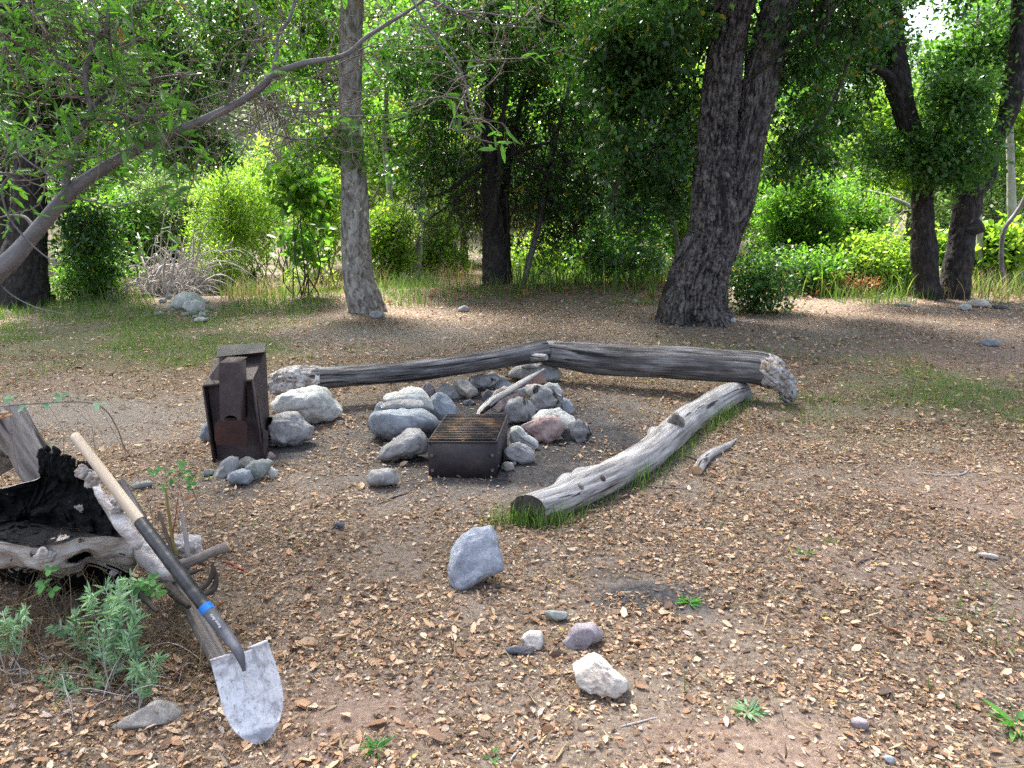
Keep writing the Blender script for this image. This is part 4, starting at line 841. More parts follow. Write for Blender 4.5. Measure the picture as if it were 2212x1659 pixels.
# ------------------------------------------------------------ burnt stump
stp = empty('burnt_stump', (-2.2, 3.2, hz(-2.2, 3.2)), 'hollow burnt stump with charred black inside and silver rim at the left edge', 'stump')
def ZS(zx, zy): return zx * .288, 849.4 + zy * .288
rim = [(-420, 700, 3.25), (-150, 690, 3.25), (0, 715, 3.2), (150, 680, 3.2), (290, 640, 3.2), (325, 560, 3.18), (340, 490, 3.17), (380, 470, 3.16), (450, 490, 3.15), (510, 545, 3.12), (590, 555, 3.1), (650, 585, 3.08), (705, 640, 3.05), (720, 710, 3.02),
       (790, 800, 3.0), (860, 930, 2.97), (930, 1060, 2.92), (900, 1085, 2.88), (800, 1075, 2.84), (690, 1080, 2.8), (590, 1085, 2.78), (500, 1120, 2.75), (400, 1140, 2.74), (300, 1152, 2.74), (150, 1140, 2.75), (0, 1110, 2.78), (-200, 1080, 2.85), (-420, 1000, 2.95)]
rp = np.array([P(*ZS(a, b), c) for a, b, c in rim]); cl_ = np.vstack([rp[-1:], rp, rp[:2]])
NR = 220; rc, _ = resample(np.vstack([rp, rp[:1]]), np.ones(len(rp) + 1), NR + 1); rc = rc[:-1]
ctr = rc.mean(0); view = unit(ctr - [0, 0, CAMH]); outw = unit(rc - ctr)
ph = np.arange(NR) / NR * 2 * np.pi; noise_r = fbm(np.stack([np.cos(ph) * 5, np.sin(ph) * 5, 0 * ph], -1), 4, 3)
# inside
K = 46; rows_ = []
for k in range(K):
    t = k / (K - 1); sc = 1 - .92 * t ** 1.5; q = ctr + (rc - ctr) * sc + view * (.24 * math.sin(t * math.pi / 2) ** 1.0) + np.array([0, 0, -.06 * t])
    nn = fbm(q * 9, 4, 8); q = q + (unit(ctr - rc) * (nn * .05 * math.sin(min(t * 3, 1) * math.pi / 2))[:, None]) - view * (np.abs(fbm(q * 16, 3, 9)) * .05 * min(1, t * 4))[:, None]; rows_.append(q)
V = np.vstack(rows_); ii = np.arange(K - 1)[:, None] * NR; jj = np.arange(NR)[None]; F = np.stack([ii + jj, ii + NR + jj, ii + NR + (jj + 1) % NR, ii + (jj + 1) % NR], -1).reshape(-1, 4)
mesh_np('charred_hollow', V, F, M['char'], stp, smooth=True)
# outside shell: rim roll, then overhanging body to the ground
right = sstep(-1.55, -1.05, rc[:, 0]) ; low = sstep(ctr[2] + .02, ctr[2] - .08, rc[:, 2]); upr = 1 - low
ks = [(0, 0, 0, 0), (.008, .006, 0, .006), (.018, .02, -.01, .012), (.034, .035, -.05, .02), (.036, .05, -.10, .03), (.02, .07, -.16, .04), (-.03, .12, -.22, .05), (-.08, .17, -.34, .07), (-.10, .20, -.50, .07), (-.06, .20, -.72, .05)]
KK = 60; tt = np.linspace(0, len(ks) - 1, KK); ka = np.array(ks); rows_ = []
for t in tt:
    i0 = min(int(t), len(ks) - 2); f_ = t - i0; s_ = ka[i0] * (1 - f_) + ka[i0 + 1] * f_
    wd = 1 + .8 * right * (1 - low * .5)                                     # the wide silver band at the right
    o_ = s_[0] * wd; q = rc + outw * (o_ * (1 - .8 * upr * (t > 1.5)))[:, None] + np.array([0, 1, 0]) * (s_[1] * (1 - upr))[:, None] + view * (s_[1] * 3.2 * upr)[:, None] + np.array([0, 0, 1]) * (s_[2] * (1 - .93 * upr * (1 - sstep(7.6, 9, t))))[:, None]
    n1_ = fbm(np.stack([rc[:, 0] * 9, rc[:, 2] * 9, np.full(NR, t * .55)], -1), 4, 14); q = q + outw * (n1_ * s_[3] * .62)[:, None]
    rows_.append(q)
V = np.vstack(rows_)
kn = P(162, 1219, 2.80); dk = np.linalg.norm((V - kn) * [1, .3, 1.15], axis=1)
V = V - np.outer(.03 * np.exp(-((dk - .062) / .022) ** 2) - .09 * (dk < .034) * 1. , view)      # knot hole: swollen lip and dark pit
ii = np.arange(KK - 1)[:, None] * NR; F = np.stack([ii + jj, ii + (jj + 1) % NR, ii + NR + (jj + 1) % NR, ii + NR + jj], -1).reshape(-1, 4)
fm = (dk[F].mean(1) < .036).astype(int); low_shade = (V[F].mean(1)[:, 2] < .25 + .03 * np.sin(np.arange(len(F)) * .07)); fm = np.where(low_shade, 1, fm)  # lowest faces black: shadow and dark soil under the overhang painted on
mesh_np('silver_shell', V, F, M['silverwood'], stp, smooth=True, mats=[M['silverwood'], M['char']], fmat=fm)
# crumbled charred crest, burls
g = np.random.default_rng(5); mb = MB()
for k in range(170):
    t = g.uniform(0, 1); a = P(*ZS(310 + 400 * t, 520 + 80 * t + g.normal(0, 34)), 3.16 - .1 * t); V0, F0 = ICO[2]; s_ = g.uniform(.005, .017)
    mb.add(a + V0 * np.array([s_, s_, s_ * g.uniform(.8, 2.6)]) * (1 + .6 * vnoise(V0 * 2.5 + k, k))[:, None], F0)
mb.build('charred_crest', M['char'], stp)
for (zx, zy, s_, m_) in ((890, 800, .026, 'silverwood'), (880, 880, .02, 'silverwood'), (905, 835, .022, 'silverwood'), (700, 650, .03, 'silverwood'), (620, 590, .026, 'silverwood'), (760, 1215, .008, 'silverwood'), (840, 1240, .008, 'silverwood'), (850, 1350, .012, 'silverwood'), (340, 1215, .03, 'silverwood')):
    V0, F0 = ICO[4]; c_ = P(*ZS(zx, zy), 2.90 if zx > 600 else 2.74); mb = MB(); mb.add(c_ + V0 * s_ * (1 + .4 * fbm(V0 * 2 + zx, 3, 3))[:, None], F0); mb.build('burl', M[m_], stp, smooth=True)
# silver spur under the shovel handle
tube([P(*ZS(720, 700), 3.0), P(*ZS(830, 860), 2.93), P(*ZS(940, 1010), 2.86), P(*ZS(1035, 1140), 2.82), P(*ZS(1050, 1160), 2.82)], [.016, .024, .032, .02, .006], 28, 60, lambda TH, S, ax, RD: .012 * fbm(ax * np.array([25, 25, 8]), 4, 33)).build('silver_spur', M['silverwood'], stp, smooth=True)
tube([P(*ZS(1000, 1010), 3.0), P(*ZS(1120, 1180), 2.95), P(*ZS(1260, 1330), 2.9), P(*ZS(1300, 1420), 2.88)], [.03, .055, .05, .03], 28, 60, lambda TH, S, ax, RD: .016 * fbm(ax * np.array([14, 14, 6]), 4, 35)).build('root_flare', M['silverwood'], stp, smooth=True)
# cut limb stub and its neighbour
tp, bt = P(12, 895, 3.6), P(84, 1008, 3.5)
tube([tp, lerp(tp, bt, .1), lerp(tp, bt, .6), bt, P(108, 1034, 3.5)], [.082, .086, .084, .092, .10], 36, 50, lambda TH, S, ax, RD: .006 * fbm(ax * np.array([16, 16, 5]), 4, 37), cap=True).build('limb_stub', M['stubwood'], stp, smooth=True)
tube([P(-70, 925, 3.7), P(-30, 975, 3.65), P(-5, 1010, 3.62)], [.11, .12, .11], 36, 30, lambda TH, S, ax, RD: .008 * fbm(ax * np.array([14, 14, 5]), 4, 39)).build('limb_stub', M['stubwood'], stp, smooth=True)
for k, (x, y) in enumerate(((10, 883), (18, 889), (6, 892))):
    V0, F0 = ICO[2]; mb = MB(); mb.add(P(x, y + 8, 3.45) + V0 * [.018, .02, .008], F0); mb.build('wood_chip', M['cutwood'], stp)
# roots right of the shovel
for k, (rows, m_) in enumerate([([(1260, 1350, 2.92, .03), (1360, 1290, 2.95, .024), (1500, 1240, 2.98, .021), (1600, 1190, 3.0, .02), (1715, 1150, 3.02, .021)], 'stubwood'),
    ([(1450, 1500, 2.85, .012), (1550, 1430, 2.9, .012), (1600, 1340, 2.92, .010), (1590, 1280, 2.93, .006)], 'twig_dark'), ([(1500, 1520, 2.85, .012), (1600, 1470, 2.9, .014), (1620, 1380, 2.92, .01), (1600, 1310, 2.95, .006)], 'twig_dark'),
    ([(1330, 1400, 2.9, .014), (1430, 1350, 2.92, .010), (1520, 1320, 2.95, .005)], 'twig_dark'), ([(1250, 1450, 2.8, .02), (1330, 1520, 2.78, .02), (1420, 1600, 2.74, .012)], 'twig_dark'), ([(1000, 1440, 2.75, .02), (1090, 1540, 2.7, .014), (1180, 1640, 2.65, .008)], 'twig_dark')]):
    mb = tube([P(*ZS(a, b), c) for a, b, c, r_ in rows], [r_[3] for r_ in rows], 14, 40, lambda TH, S, ax, RD: .15 * RD * fbm(ax * 60, 3, 44)); mb.build('root', M[m_], stp, smooth=True)
a, b = P(*ZS(1715, 1150), 3.02), P(*ZS(1700, 1156), 3.02); d = unit(P(*ZS(1715, 1150), 3.02) - P(*ZS(1600, 1190), 3.0)); tube([a - d * .002, a + d * .003], [.0195, .019], 14, 3).build('cut_face', M['cutwood'], stp)
V0, F0 = ICO[5]; c_ = P(*ZS(1370, 1180), 3.12); mb = MB(); mb.add(c_ + V0 * [.085, .06, .075] * (1 + .25 * fbm(V0 * 1.6 + 4, 4, 3))[:, None], F0); mb.build('burl', M['silverwood'], stp, smooth=True)
# cut shoots
sh = empty('cut_shoots', G(390, 1330), 'cluster of upright cut and broken shoots rising right of the shovel', 'shoots')
for k, (rows, m_) in enumerate([([(1320, 1240), (1290, 1080), (1265, 880), (1240, 705)], 'herbstem'), ([(1285, 1180), (1240, 1040), (1190, 880)], 'twig'), ([(1300, 1100), (1318, 930), (1338, 740)], 'redstem'), ([(1410, 1245), (1395, 1080), (1370, 960), (1362, 880)], 'deadwood')]):
    if m_ not in M: M[m_] = surf(m_, [(.3, (.16, .13, .04) if m_ == 'herbstem' else (.25, .06, .04)), (.7, (.26, .22, .08) if m_ == 'herbstem' else (.33, .10, .06))], 6, bump=.1)
    w = (.008, .010, .003, .011)[k]; p_ = [P(*ZS(x, y), 3.0) for x, y in rows]; p_ = [np.array([p_[0][0], p_[0][1], hz(p_[0][0], p_[0][1]) - .02])] + p_; tube(p_, [w * 1.2] + list(np.linspace(w, w * .6, len(rows))), 10, 30, lambda TH, S, ax, RD: .1 * RD * fbm(ax * 60, 3, 46)).build('stem', M[m_], sh, smooth=True)
gstick([(478, 1212, .005), (500, 1218, .006), (540, 1240, .004)], 'stick', 'reddish twig on the ground right of the cut shoots', M['red_t'] if 'red_t' in M else M['redstem'], seed=71)
# ------------------------------------------------------------ foliage
def cloud(px, py, Y, rx, ry, rd, n, fill=.35, seed=0):
    """sub-cluster centres in an ellipsoid seen at (px, py) at depth Y; rx, ry in pixels, rd in metres"""
    g = np.random.default_rng(seed); c = P(px, py, Y); s = dep(c) / FPX
    d = g.normal(size=(n, 3)); d = unit(d) * (g.uniform(0, 1, n) ** fill)[:, None]
    return c + d * np.array([rx * s, rd, ry * s])
def foliage(cent, per, spread, L, W, seed=0, droop=.3, six=False, flat=.5, aniso=(1, 1, .7), hug=None, rbias=None):
    g = np.random.default_rng(seed); n = len(cent) * per; c = np.repeat(cent, per, 0); sp = np.repeat(g.uniform(.55, 1.35, len(cent)) * spread, per)[:, None]
    off = g.normal(size=(n, 3)) * sp * np.array(aniso); pos = c + off
    ax = unit(g.normal(size=(n, 3)) + unit(off) * .6 + np.array([0, 0, -droop])); nr = unit(g.normal(size=(n, 3)) * flat + np.array([0, 0, 1.]))
    l = L * g.uniform(.45, 1.65, n); V, F, k = leaf_geo(pos, ax, nr, l, l * W / L * g.uniform(.8, 1.2, n), six=six, curl=g.uniform(-.25, .1, n) if six else 0)
    cb = np.repeat(g.normal(0, .16, len(cent)), per); r = np.clip(g.beta(2.2, 2.6, n) + cb + (0 if rbias is None else rbias), 0, 1); odd = g.uniform(0, 1, n) < .006; r[odd] = 1
    return V, F, np.repeat(r, k)
def tree(name, label, cat, base, cents, per, spread, L, W, mat, seed=0, trunks=(), tmat=None, tdisp=None, twigmat='twig_dark', twr=.012, group=None, six=False, droop=.3, tn=.6, nseg=40, aniso=(1, 1, .7), hubs=None, flat=.5):
    e = empty(name, base, label, cat, group)
    for k, (pts, rad) in enumerate(trunks):
        big = rad[0] > .12
        tube(pts, rad, nseg if big else 12, (260 if big else 60), tdisp, cap=True).build('trunk', M[tmat or 'bark_oak'], e, smooth=True)
    if cents is not None and len(cents):
        g = np.random.default_rng(seed + 5); k = g.uniform(0, 1, len(cents)) < tn; ends = cents[k]
        if hubs is None: hubs = cents[g.integers(0, len(cents), max(3, len(cents) // 14))]
        if len(ends):
            dd = np.linalg.norm(ends[:, None] - hubs[None], axis=2) + g.uniform(0, .25, (len(ends), len(hubs))); A = hubs[dd.argmin(1)]
            V, F, _ = twigs(A, ends, twr, twr * .25, seed=seed); mesh_np('branches', V, F, M[twigmat], e, attrs=None)
        V, F, r = foliage(cents, per, spread, L, W, seed, droop, six, aniso=aniso, flat=flat); mesh_np('crown', V, F, M[mat], e, attrs={'rnd': r})
    return e
def barkdisp(dep_, freq, seed, stretch=.3):
    def f(TH, S, ax, RD):
        q = ax * np.array([freq, freq, freq * stretch]); w = vnoise(q * .6 + 3, seed + 5)[..., None] * .7
        r1 = np.abs(vnoise(q + w, seed)); r2 = np.abs(vnoise(q * 2.1 + w, seed + 2)); plates = np.minimum(sstep(0, .28, r1), .35 + .65 * sstep(0, .3, r2))
        return dep_ * (plates - .8) + .25 * RD * .18 * fbm(ax * np.array([3, 3, 1.2]), 3, seed + 8)
    return f

# ---- the big twin stemmed tree
Yb_ = 11.75
A = [(1500, 712, 165), (1500, 690, 150), (1500, 660, 138), (1511, 600, 124), (1528, 540, 116), (1541, 498, 106), (1541, 400, 92), (1547, 317, 82), (1560, 181, 78), (1573, 90, 76), (1588, 0, 86), (1600, -90, 84)]
B = [(1558, 560, 60), (1572, 498, 66), (1592, 453, 66), (1608, 385, 64), (1617, 317, 66), (1626, 272, 70), (1643, 181, 76), (1664, 90, 74), (1688, 0, 76), (1712, -90, 74)]
pa, ra = trunk_px(A, Yb_); pb, rb = trunk_px(B, Yb_ + .12, ground=False)
big_ = e = empty('big_tree', G(1500, 705), 'massive dark tree with deeply furrowed bark splitting into two stems', 'tree')
def bigd(TH, S, ax, RD):
    o = barkdisp(.06, 19, 3, .38)(TH, S, ax, RD); foot = np.exp(-S / .22) * (.09 + .10 * np.cos(TH * 5 + 1.0)); return o + foot
tube(pa, ra, 150, 520, bigd).build('trunk', M['bark_oak'], e, smooth=True)
tube(pb, rb, 110, 420, barkdisp(.036, 22, 9, .3)).build('second_stem', M['bark_oak'], e, smooth=True)
g = np.random.default_rng(3)
hub = np.array([P(1588, 0, 11.7), P(1712, -90, 11.9), P(1500, -60, 11.4), P(1650, -200, 11.8), P(1400, -100, 11.6), P(1850, -120, 11.8)])
c1 = np.vstack([cloud(1395, 60, 11.9, 150, 110, 1.2, 90, seed=1), cloud(1400, 280, 12.3, 120, 150, .9, 84, seed=2), cloud(1400, 440, 12.6, 80, 90, .6, 26, seed=3), cloud(1760, 60, 12.2, 160, 120, 1.2, 84, seed=4),
                cloud(1745, 300, 12.7, 95, 100, .7, 40, seed=5), cloud(1550, -190, 11.5, 420, 150, 2.6, 110, seed=6), cloud(1490, 20, 12.6, 60, 70, .6, 22, seed=7), cloud(1340, 150, 12.4, 100, 90, .8, 55, seed=41)])
V, F, r = foliage(c1, 85, .17, .082, .046, 21, droop=.5); mesh_np('crown', V, F, M['oak'], e, attrs={'rnd': r})
lim = [c1[i] for i in g.integers(0, len(c1), 26)]
V, F, _ = twigs(c1[g.integers(0, len(c1), 260)], c1[g.integers(0, len(c1), 260)] * .3 + c1[g.integers(0, len(c1), 260)] * .0 + 0, .01, .003, seed=1) if False else (None, None, None)
V, F, _ = twigs(hub[g.integers(0, len(hub), 30)], np.array([c1[i] for i in g.integers(0, 340, 30)]), .035, .01, bend=.1, nseg=8, seed=4, sides=6); mesh_np('limbs', V, F, M['twig_dark'], e)
dd = np.linalg.norm(c1[:, None] - c1[None, ::9], axis=2); A_h = c1[::9][np.argsort(dd, 1)[:, 1]]
V, F, _ = twigs(A_h, c1, .012, .003, seed=6); mesh_np('branches', V, F, M['twig_dark'], e)

# ---- sycamore
S_ = [(797, 681, 84), (794, 668, 74), (785, 640, 74), (774, 597, 66), (768, 512, 62), (766, 427, 58), (762, 341, 52), (757, 256, 48), (757, 128, 51), (761, 0, 49), (763, -120, 46), (770, -260, 40)]
ps, rs = trunk_px(S_, 13.0)
def sycd(TH, S, ax, RD): return .010 * fbm(ax * np.array([9, 9, 5]), 4, 31) + .04 * np.exp(-S / .25) * (1 + np.cos(TH * 3)) * .7 - .012 * (fbm(ax * np.array([14, 14, 8]), 2, 33) > .35)
sy = empty('sycamore', ps[0], 'straight pale mottled sycamore trunk standing left of the charred oak', 'tree'); tube(ps, rs, 90, 300, sycd).build('trunk', M['bark_syc'], sy, smooth=True)
tube([P(800, 660, 12.95), P(815, 672, 12.9), P(828, 686, 12.8)], [.16, .12, .04], 24, 30, lambda TH, S, ax, RD: .012 * fbm(ax * 12, 3, 36)).build('root', M['bark_syc'], sy, smooth=True)
cs = np.vstack([cloud(725, 320, 13.0, 95, 60, .5, 22, seed=11), cloud(690, 130, 13.6, 90, 120, .7, 26, seed=12), cloud(800, -170, 12.6, 300, 110, 2.2, 60, seed=13), cloud(650, 30, 13.5, 120, 60, .8, 24, seed=14)])
V, F, r = foliage(cs, 80, .16, .08, .046, 22); mesh_np('crown', V, F, M['mid'], sy, attrs={'rnd': r}); V, F, _ = twigs(cs[np.argsort(np.linalg.norm(cs[:, None] - cs[None, ::8], axis=2), 1)[:, 1] * 8 % len(cs)], cs, .012, .004, seed=8); mesh_np('branches', V, F, M['twig_dark'], sy)

# ---- charred oak with several stems
def rowspec(rows): return rows
ch = empty('charred_oak', G(1075, 637), 'fire blackened oak with several black stems and a mass of dark hanging twigs', 'tree')
for k, (rows, mt, Yk) in enumerate([
 ([(1072, 640, 68), (1070, 600, 60), (1067, 512, 50), (1062, 427, 44), (1058, 341, 34), (1054, 270, 26), (1057, 213, 17), (1060, 100, 13), (1062, 0, 10)], 'bark_char', 15.7),
 ([(1098, 632, 20), (1090, 427, 20), (1097, 363, 19), (1108, 300, 15), (1122, 240, 12), (1140, 150, 10)], 'bark_char', 15.9),
 ([(1062, 500, 18), (1070, 440, 15), (1079, 370, 12), (1081, 300, 11), (1092, 200, 9), (1095, 80, 8)], 'bark_char2', 15.45),
 ([(1130, 615, 12), (1160, 500, 14), (1175, 420, 13), (1192, 340, 11), (1205, 280, 9), (1230, 180, 8), (1240, 60, 7)], 'bark_grey', 15.8),
 ([(1090, 345, 9), (1120, 328, 10), (1155, 316, 8), (1200, 305, 5)], 'bark_char', 15.6),
 ([(1055, 345, 16), (1020, 370, 11), (985, 400, 8), (950, 420, 6), (900, 430, 4)], 'bark_char', 15.5),
 ([(1050, 280, 12), (1000, 270, 9), (940, 245, 7), (890, 250, 5), (850, 262, 3)], 'bark_char', 15.6),
 ([(1060, 420, 10), (1020, 405, 8), (975, 440, 5), (930, 470, 4)], 'bark_char', 15.5),
 ([(1120, 345, 10), (1170, 372, 8), (1240, 395, 7), (1330, 440, 5), (1400, 480, 3)], 'bark_char', 15.6),
 ([(1010, 250, 12), (1005, 180, 13), (1003, 80, 12), (1000, 0, 10)], 'bark_grey', 16.3)]):
    p_, r_ = trunk_px(rows, Yk, ground=k in (0, 1, 3)); tube(p_, r_, 40 if k == 0 else 18, 160 if k == 0 else 70, barkdisp(.03, 14, 40 + k) if k < 2 else (lambda TH, S, ax, RD: .15 * RD * fbm(ax * 14, 3, 44))).build('stem', M[mt], ch, smooth=True)
c2 = np.vstack([cloud(1000, 140, 16.3, 210, 150, 1.1, 130, seed=21), cloud(1230, 170, 16.3, 200, 170, 1.1, 130, seed=22), cloud(1110, 60, 15.0, 230, 90, .5, 50, seed=29), cloud(960, 220, 15.1, 60, 60, .4, 16, seed=30), cloud(930, 330, 15.8, 90, 120, .9, 34, seed=23), cloud(1260, 400, 15.9, 130, 120, .9, 80, seed=24),
                cloud(1100, -150, 14.8, 420, 130, 2.2, 120, seed=25), cloud(1040, 360, 16.2, 180, 110, .8, 34, seed=26), cloud(1360, 560, 15.6, 80, 50, .5, 28, seed=27), cloud(1220, 520, 16.0, 140, 60, .5, 22, seed=28)])
V, F, r = foliage(c2, 78, .18, .085, .048, 23, droop=.4); mesh_np('crown', V, F, M['oak'], ch, attrs={'rnd': r})
V, F, _ = twigs(c2[::10][np.argsort(np.linalg.norm(c2[:, None] - c2[None, ::10], axis=2), 1)[:, 1]], c2, .013, .004, seed=9); mesh_np('branches', V, F, M['twig_dark'], ch)
g = np.random.default_rng(12); nT = 900; a_x = g.normal(1090, 110, nT); a_y = g.uniform(250, 480, nT); Aa = np.array([P(x, y, 15.8 + g.normal(0, .35)) for x, y in zip(a_x, a_y)])
Bb = np.array([P(x + g.normal(0, 1) * 26 + (x - 1080) * .25, y + abs(g.normal(0, 60)) + 30, 15.8 + g.normal(0, .4)) for x, y in zip(a_x, a_y)]); V, F, _ = twigs(Aa, Bb, .009, .003, bend=.16, seed=10); mesh_np('dead_twigs', V, F, M['twig_dark'], ch)

# ---- twin trunked oak at the right
ro = empty('twin_trunked_oak', G(2035, 650), 'gnarled oak at the right whose two charred trunks join at the foot', 'tree')
T1 = [(2010, 655, 62), (2006, 640, 54), (2002, 600, 48), (1996, 550, 55), (1994, 496, 48), (1992, 443, 46), (1993, 403, 41), (1990, 360, 42), (1980, 310, 40), (1957, 254, 46), (1943, 195, 52), (1941, 136, 40), (1935, 68, 30), (1934, 0, 26), (1932, -80, 22)]
T2 = [(2060, 655, 66), (2062, 640, 56), (2070, 576, 60), (2076, 523, 54), (2080, 480, 52), (2087, 456, 60), (2098, 416, 52), (2125, 395, 34), (2138, 375, 30), (2145, 330, 26), (2152, 300, 30), (2170, 265, 36), (2186, 205, 44), (2196, 136, 34), (2198, 45, 28), (2200, -60, 26)]
for rows, sd_ in ((T1, 51), (T2, 57)):
    p_, r_ = trunk_px(rows, 14.6); tube(p_, r_, 60, 320, lambda TH, S, ax, RD, s=sd_: barkdisp(.018, 13, s, .5)(TH, S, ax, RD) + .10 * RD * fbm(ax * np.array([5, 5, 3.5]), 3, s + 1) + .03 * np.exp(-S / .3)).build('trunk', M['bark_char2'], ro, smooth=True)
tube([P(2010, 642, 14.6), P(2035, 640, 14.6), P(2060, 642, 14.6)], [.22, .15, .22], 30, 30, lambda TH, S, ax, RD: .02 * fbm(ax * 9, 3, 61)).build('joined_foot', M['bark_char'], ro, smooth=True)
tube([P(2088, 492, 14.5), P(2110, 492, 14.42), P(2126, 499, 14.4)], [.16, .15, .05], 30, 30, lambda TH, S, ax, RD: .02 * fbm(ax * 9, 3, 62)).build('burl', M['bark_char2'], ro, smooth=True)
tube([P(1943, 190, 14.6), P(1915, 160, 14.5), P(1880, 140, 14.4)], [.13, .09, .05], 18, 30, barkdisp(.012, 13, 63)).build('limb', M['bark_char2'], ro, smooth=True)
c3 = np.vstack([cloud(2065, 335, 14.0, 92, 80, .5, 58, seed=31), cloud(2040, 180, 15.5, 110, 110, .7, 60, seed=32), cloud(2075, 210, 14.0, 50, 60, .3, 26, seed=42), cloud(1850, 90, 15.3, 120, 110, .7, 90, seed=33), cloud(2120, 130, 15.5, 100, 130, .7, 50, seed=34),
                cloud(2080, 20, 14.6, 180, 70, 1.2, 12, seed=35), cloud(1790, 230, 14.8, 90, 70, .7, 46, seed=36), cloud(2020, -150, 14, 320, 110, 2, 80, seed=37), cloud(1900, 340, 14.8, 70, 60, .5, 16, seed=38)])
V, F, r = foliage(c3, 85, .18, .085, .05, 24, droop=.2); mesh_np('crown', V, F, M['oak'], ro, attrs={'rnd': np.clip(r + .25, 0, .95)})
V, F, _ = twigs(c3[::9][np.argsort(np.linalg.norm(c3[:, None] - c3[None, ::9], axis=2), 1)[:, 1]], c3, .013, .004, seed=19); mesh_np('branches', V, F, M['twig_dark'], ro)

# ---- dark tree at the left edge
ld = empty('dark_oak', G(40, 665), 'dark broad trunk with black bark at the left edge behind the leaning branch', 'tree')
p_, r_ = trunk_px([(40, 668, 150), (44, 640, 116), (52, 560, 90), (58, 512, 78), (64, 420, 68), (66, 330, 60), (60, 200, 50), (66, 60, 44), (70, -80, 36)], 13.9); tube(p_, r_, 60, 260, barkdisp(.03, 12, 71)).build('trunk', M['bark_char'], ld, smooth=True)
c4 = np.vstack([cloud(320, 140, 15.0, 190, 160, 1.4, 210, seed=51), cloud(110, 300, 14.4, 120, 130, .7, 80, seed=52), cloud(195, 520, 14.3, 80, 80, .5, 54, seed=53), cloud(60, 100, 13.5, 140, 150, 1.2, 110, seed=54), cloud(420, 330, 15.4, 90, 60, .7, 40, seed=55),
                cloud(200, -120, 13, 380, 110, 2, 90, seed=56), cloud(520, 60, 15.5, 110, 90, .8, 50, seed=57)])
V, F, r = foliage(c4, 85, .18, .085, .04, 25, droop=.6); mesh_np('crown', V, F, M['oak'], ld, attrs={'rnd': r}); V, F, _ = twigs(c4[::9][np.argsort(np.linalg.norm(c4[:, None] - c4[None, ::9], axis=2), 1)[:, 1]], c4, .014, .004, seed=29); mesh_np('branches', V, F, M['twig_dark'], ld)

# ---- unseen crowns above the picture, added to shade the clearing
def high(parent, x0, x1, y0, y1, n, seed, start, mat='oak', per=58):
    g = np.random.default_rng(seed); c = np.stack([g.uniform(x0, x1, n), g.uniform(y0, y1, n), g.uniform(7.9, 9.9, n)], -1); V, F, r = foliage(c, per, .38, .15, .085, seed); mesh_np('high_crown', V, F, M[mat], parent, attrs={'rnd': r})
    st_ = np.array([start]).repeat(18, 0) - [0, 0, .3]; V, F, _ = twigs(st_, c[:18], .07, .015, nseg=8, bend=.08, seed=seed, sides=6); mesh_np('high_limbs', V, F, M['twig_dark'], parent)
high(ld, -10.5, -5.5, 6.4, 16, 210, 905, P(70, -80, 13.9))
high(sy, -5.5, -1, 6.0, 16.5, 200, 902, ps[-1], 'mid')
high(big_, -1, 4, 6.0, 17, 230, 901, pb[-1])
high(ro, 4, 8.5, 7.5, 15.5, 150, 904, P(2200, -60, 14.6))
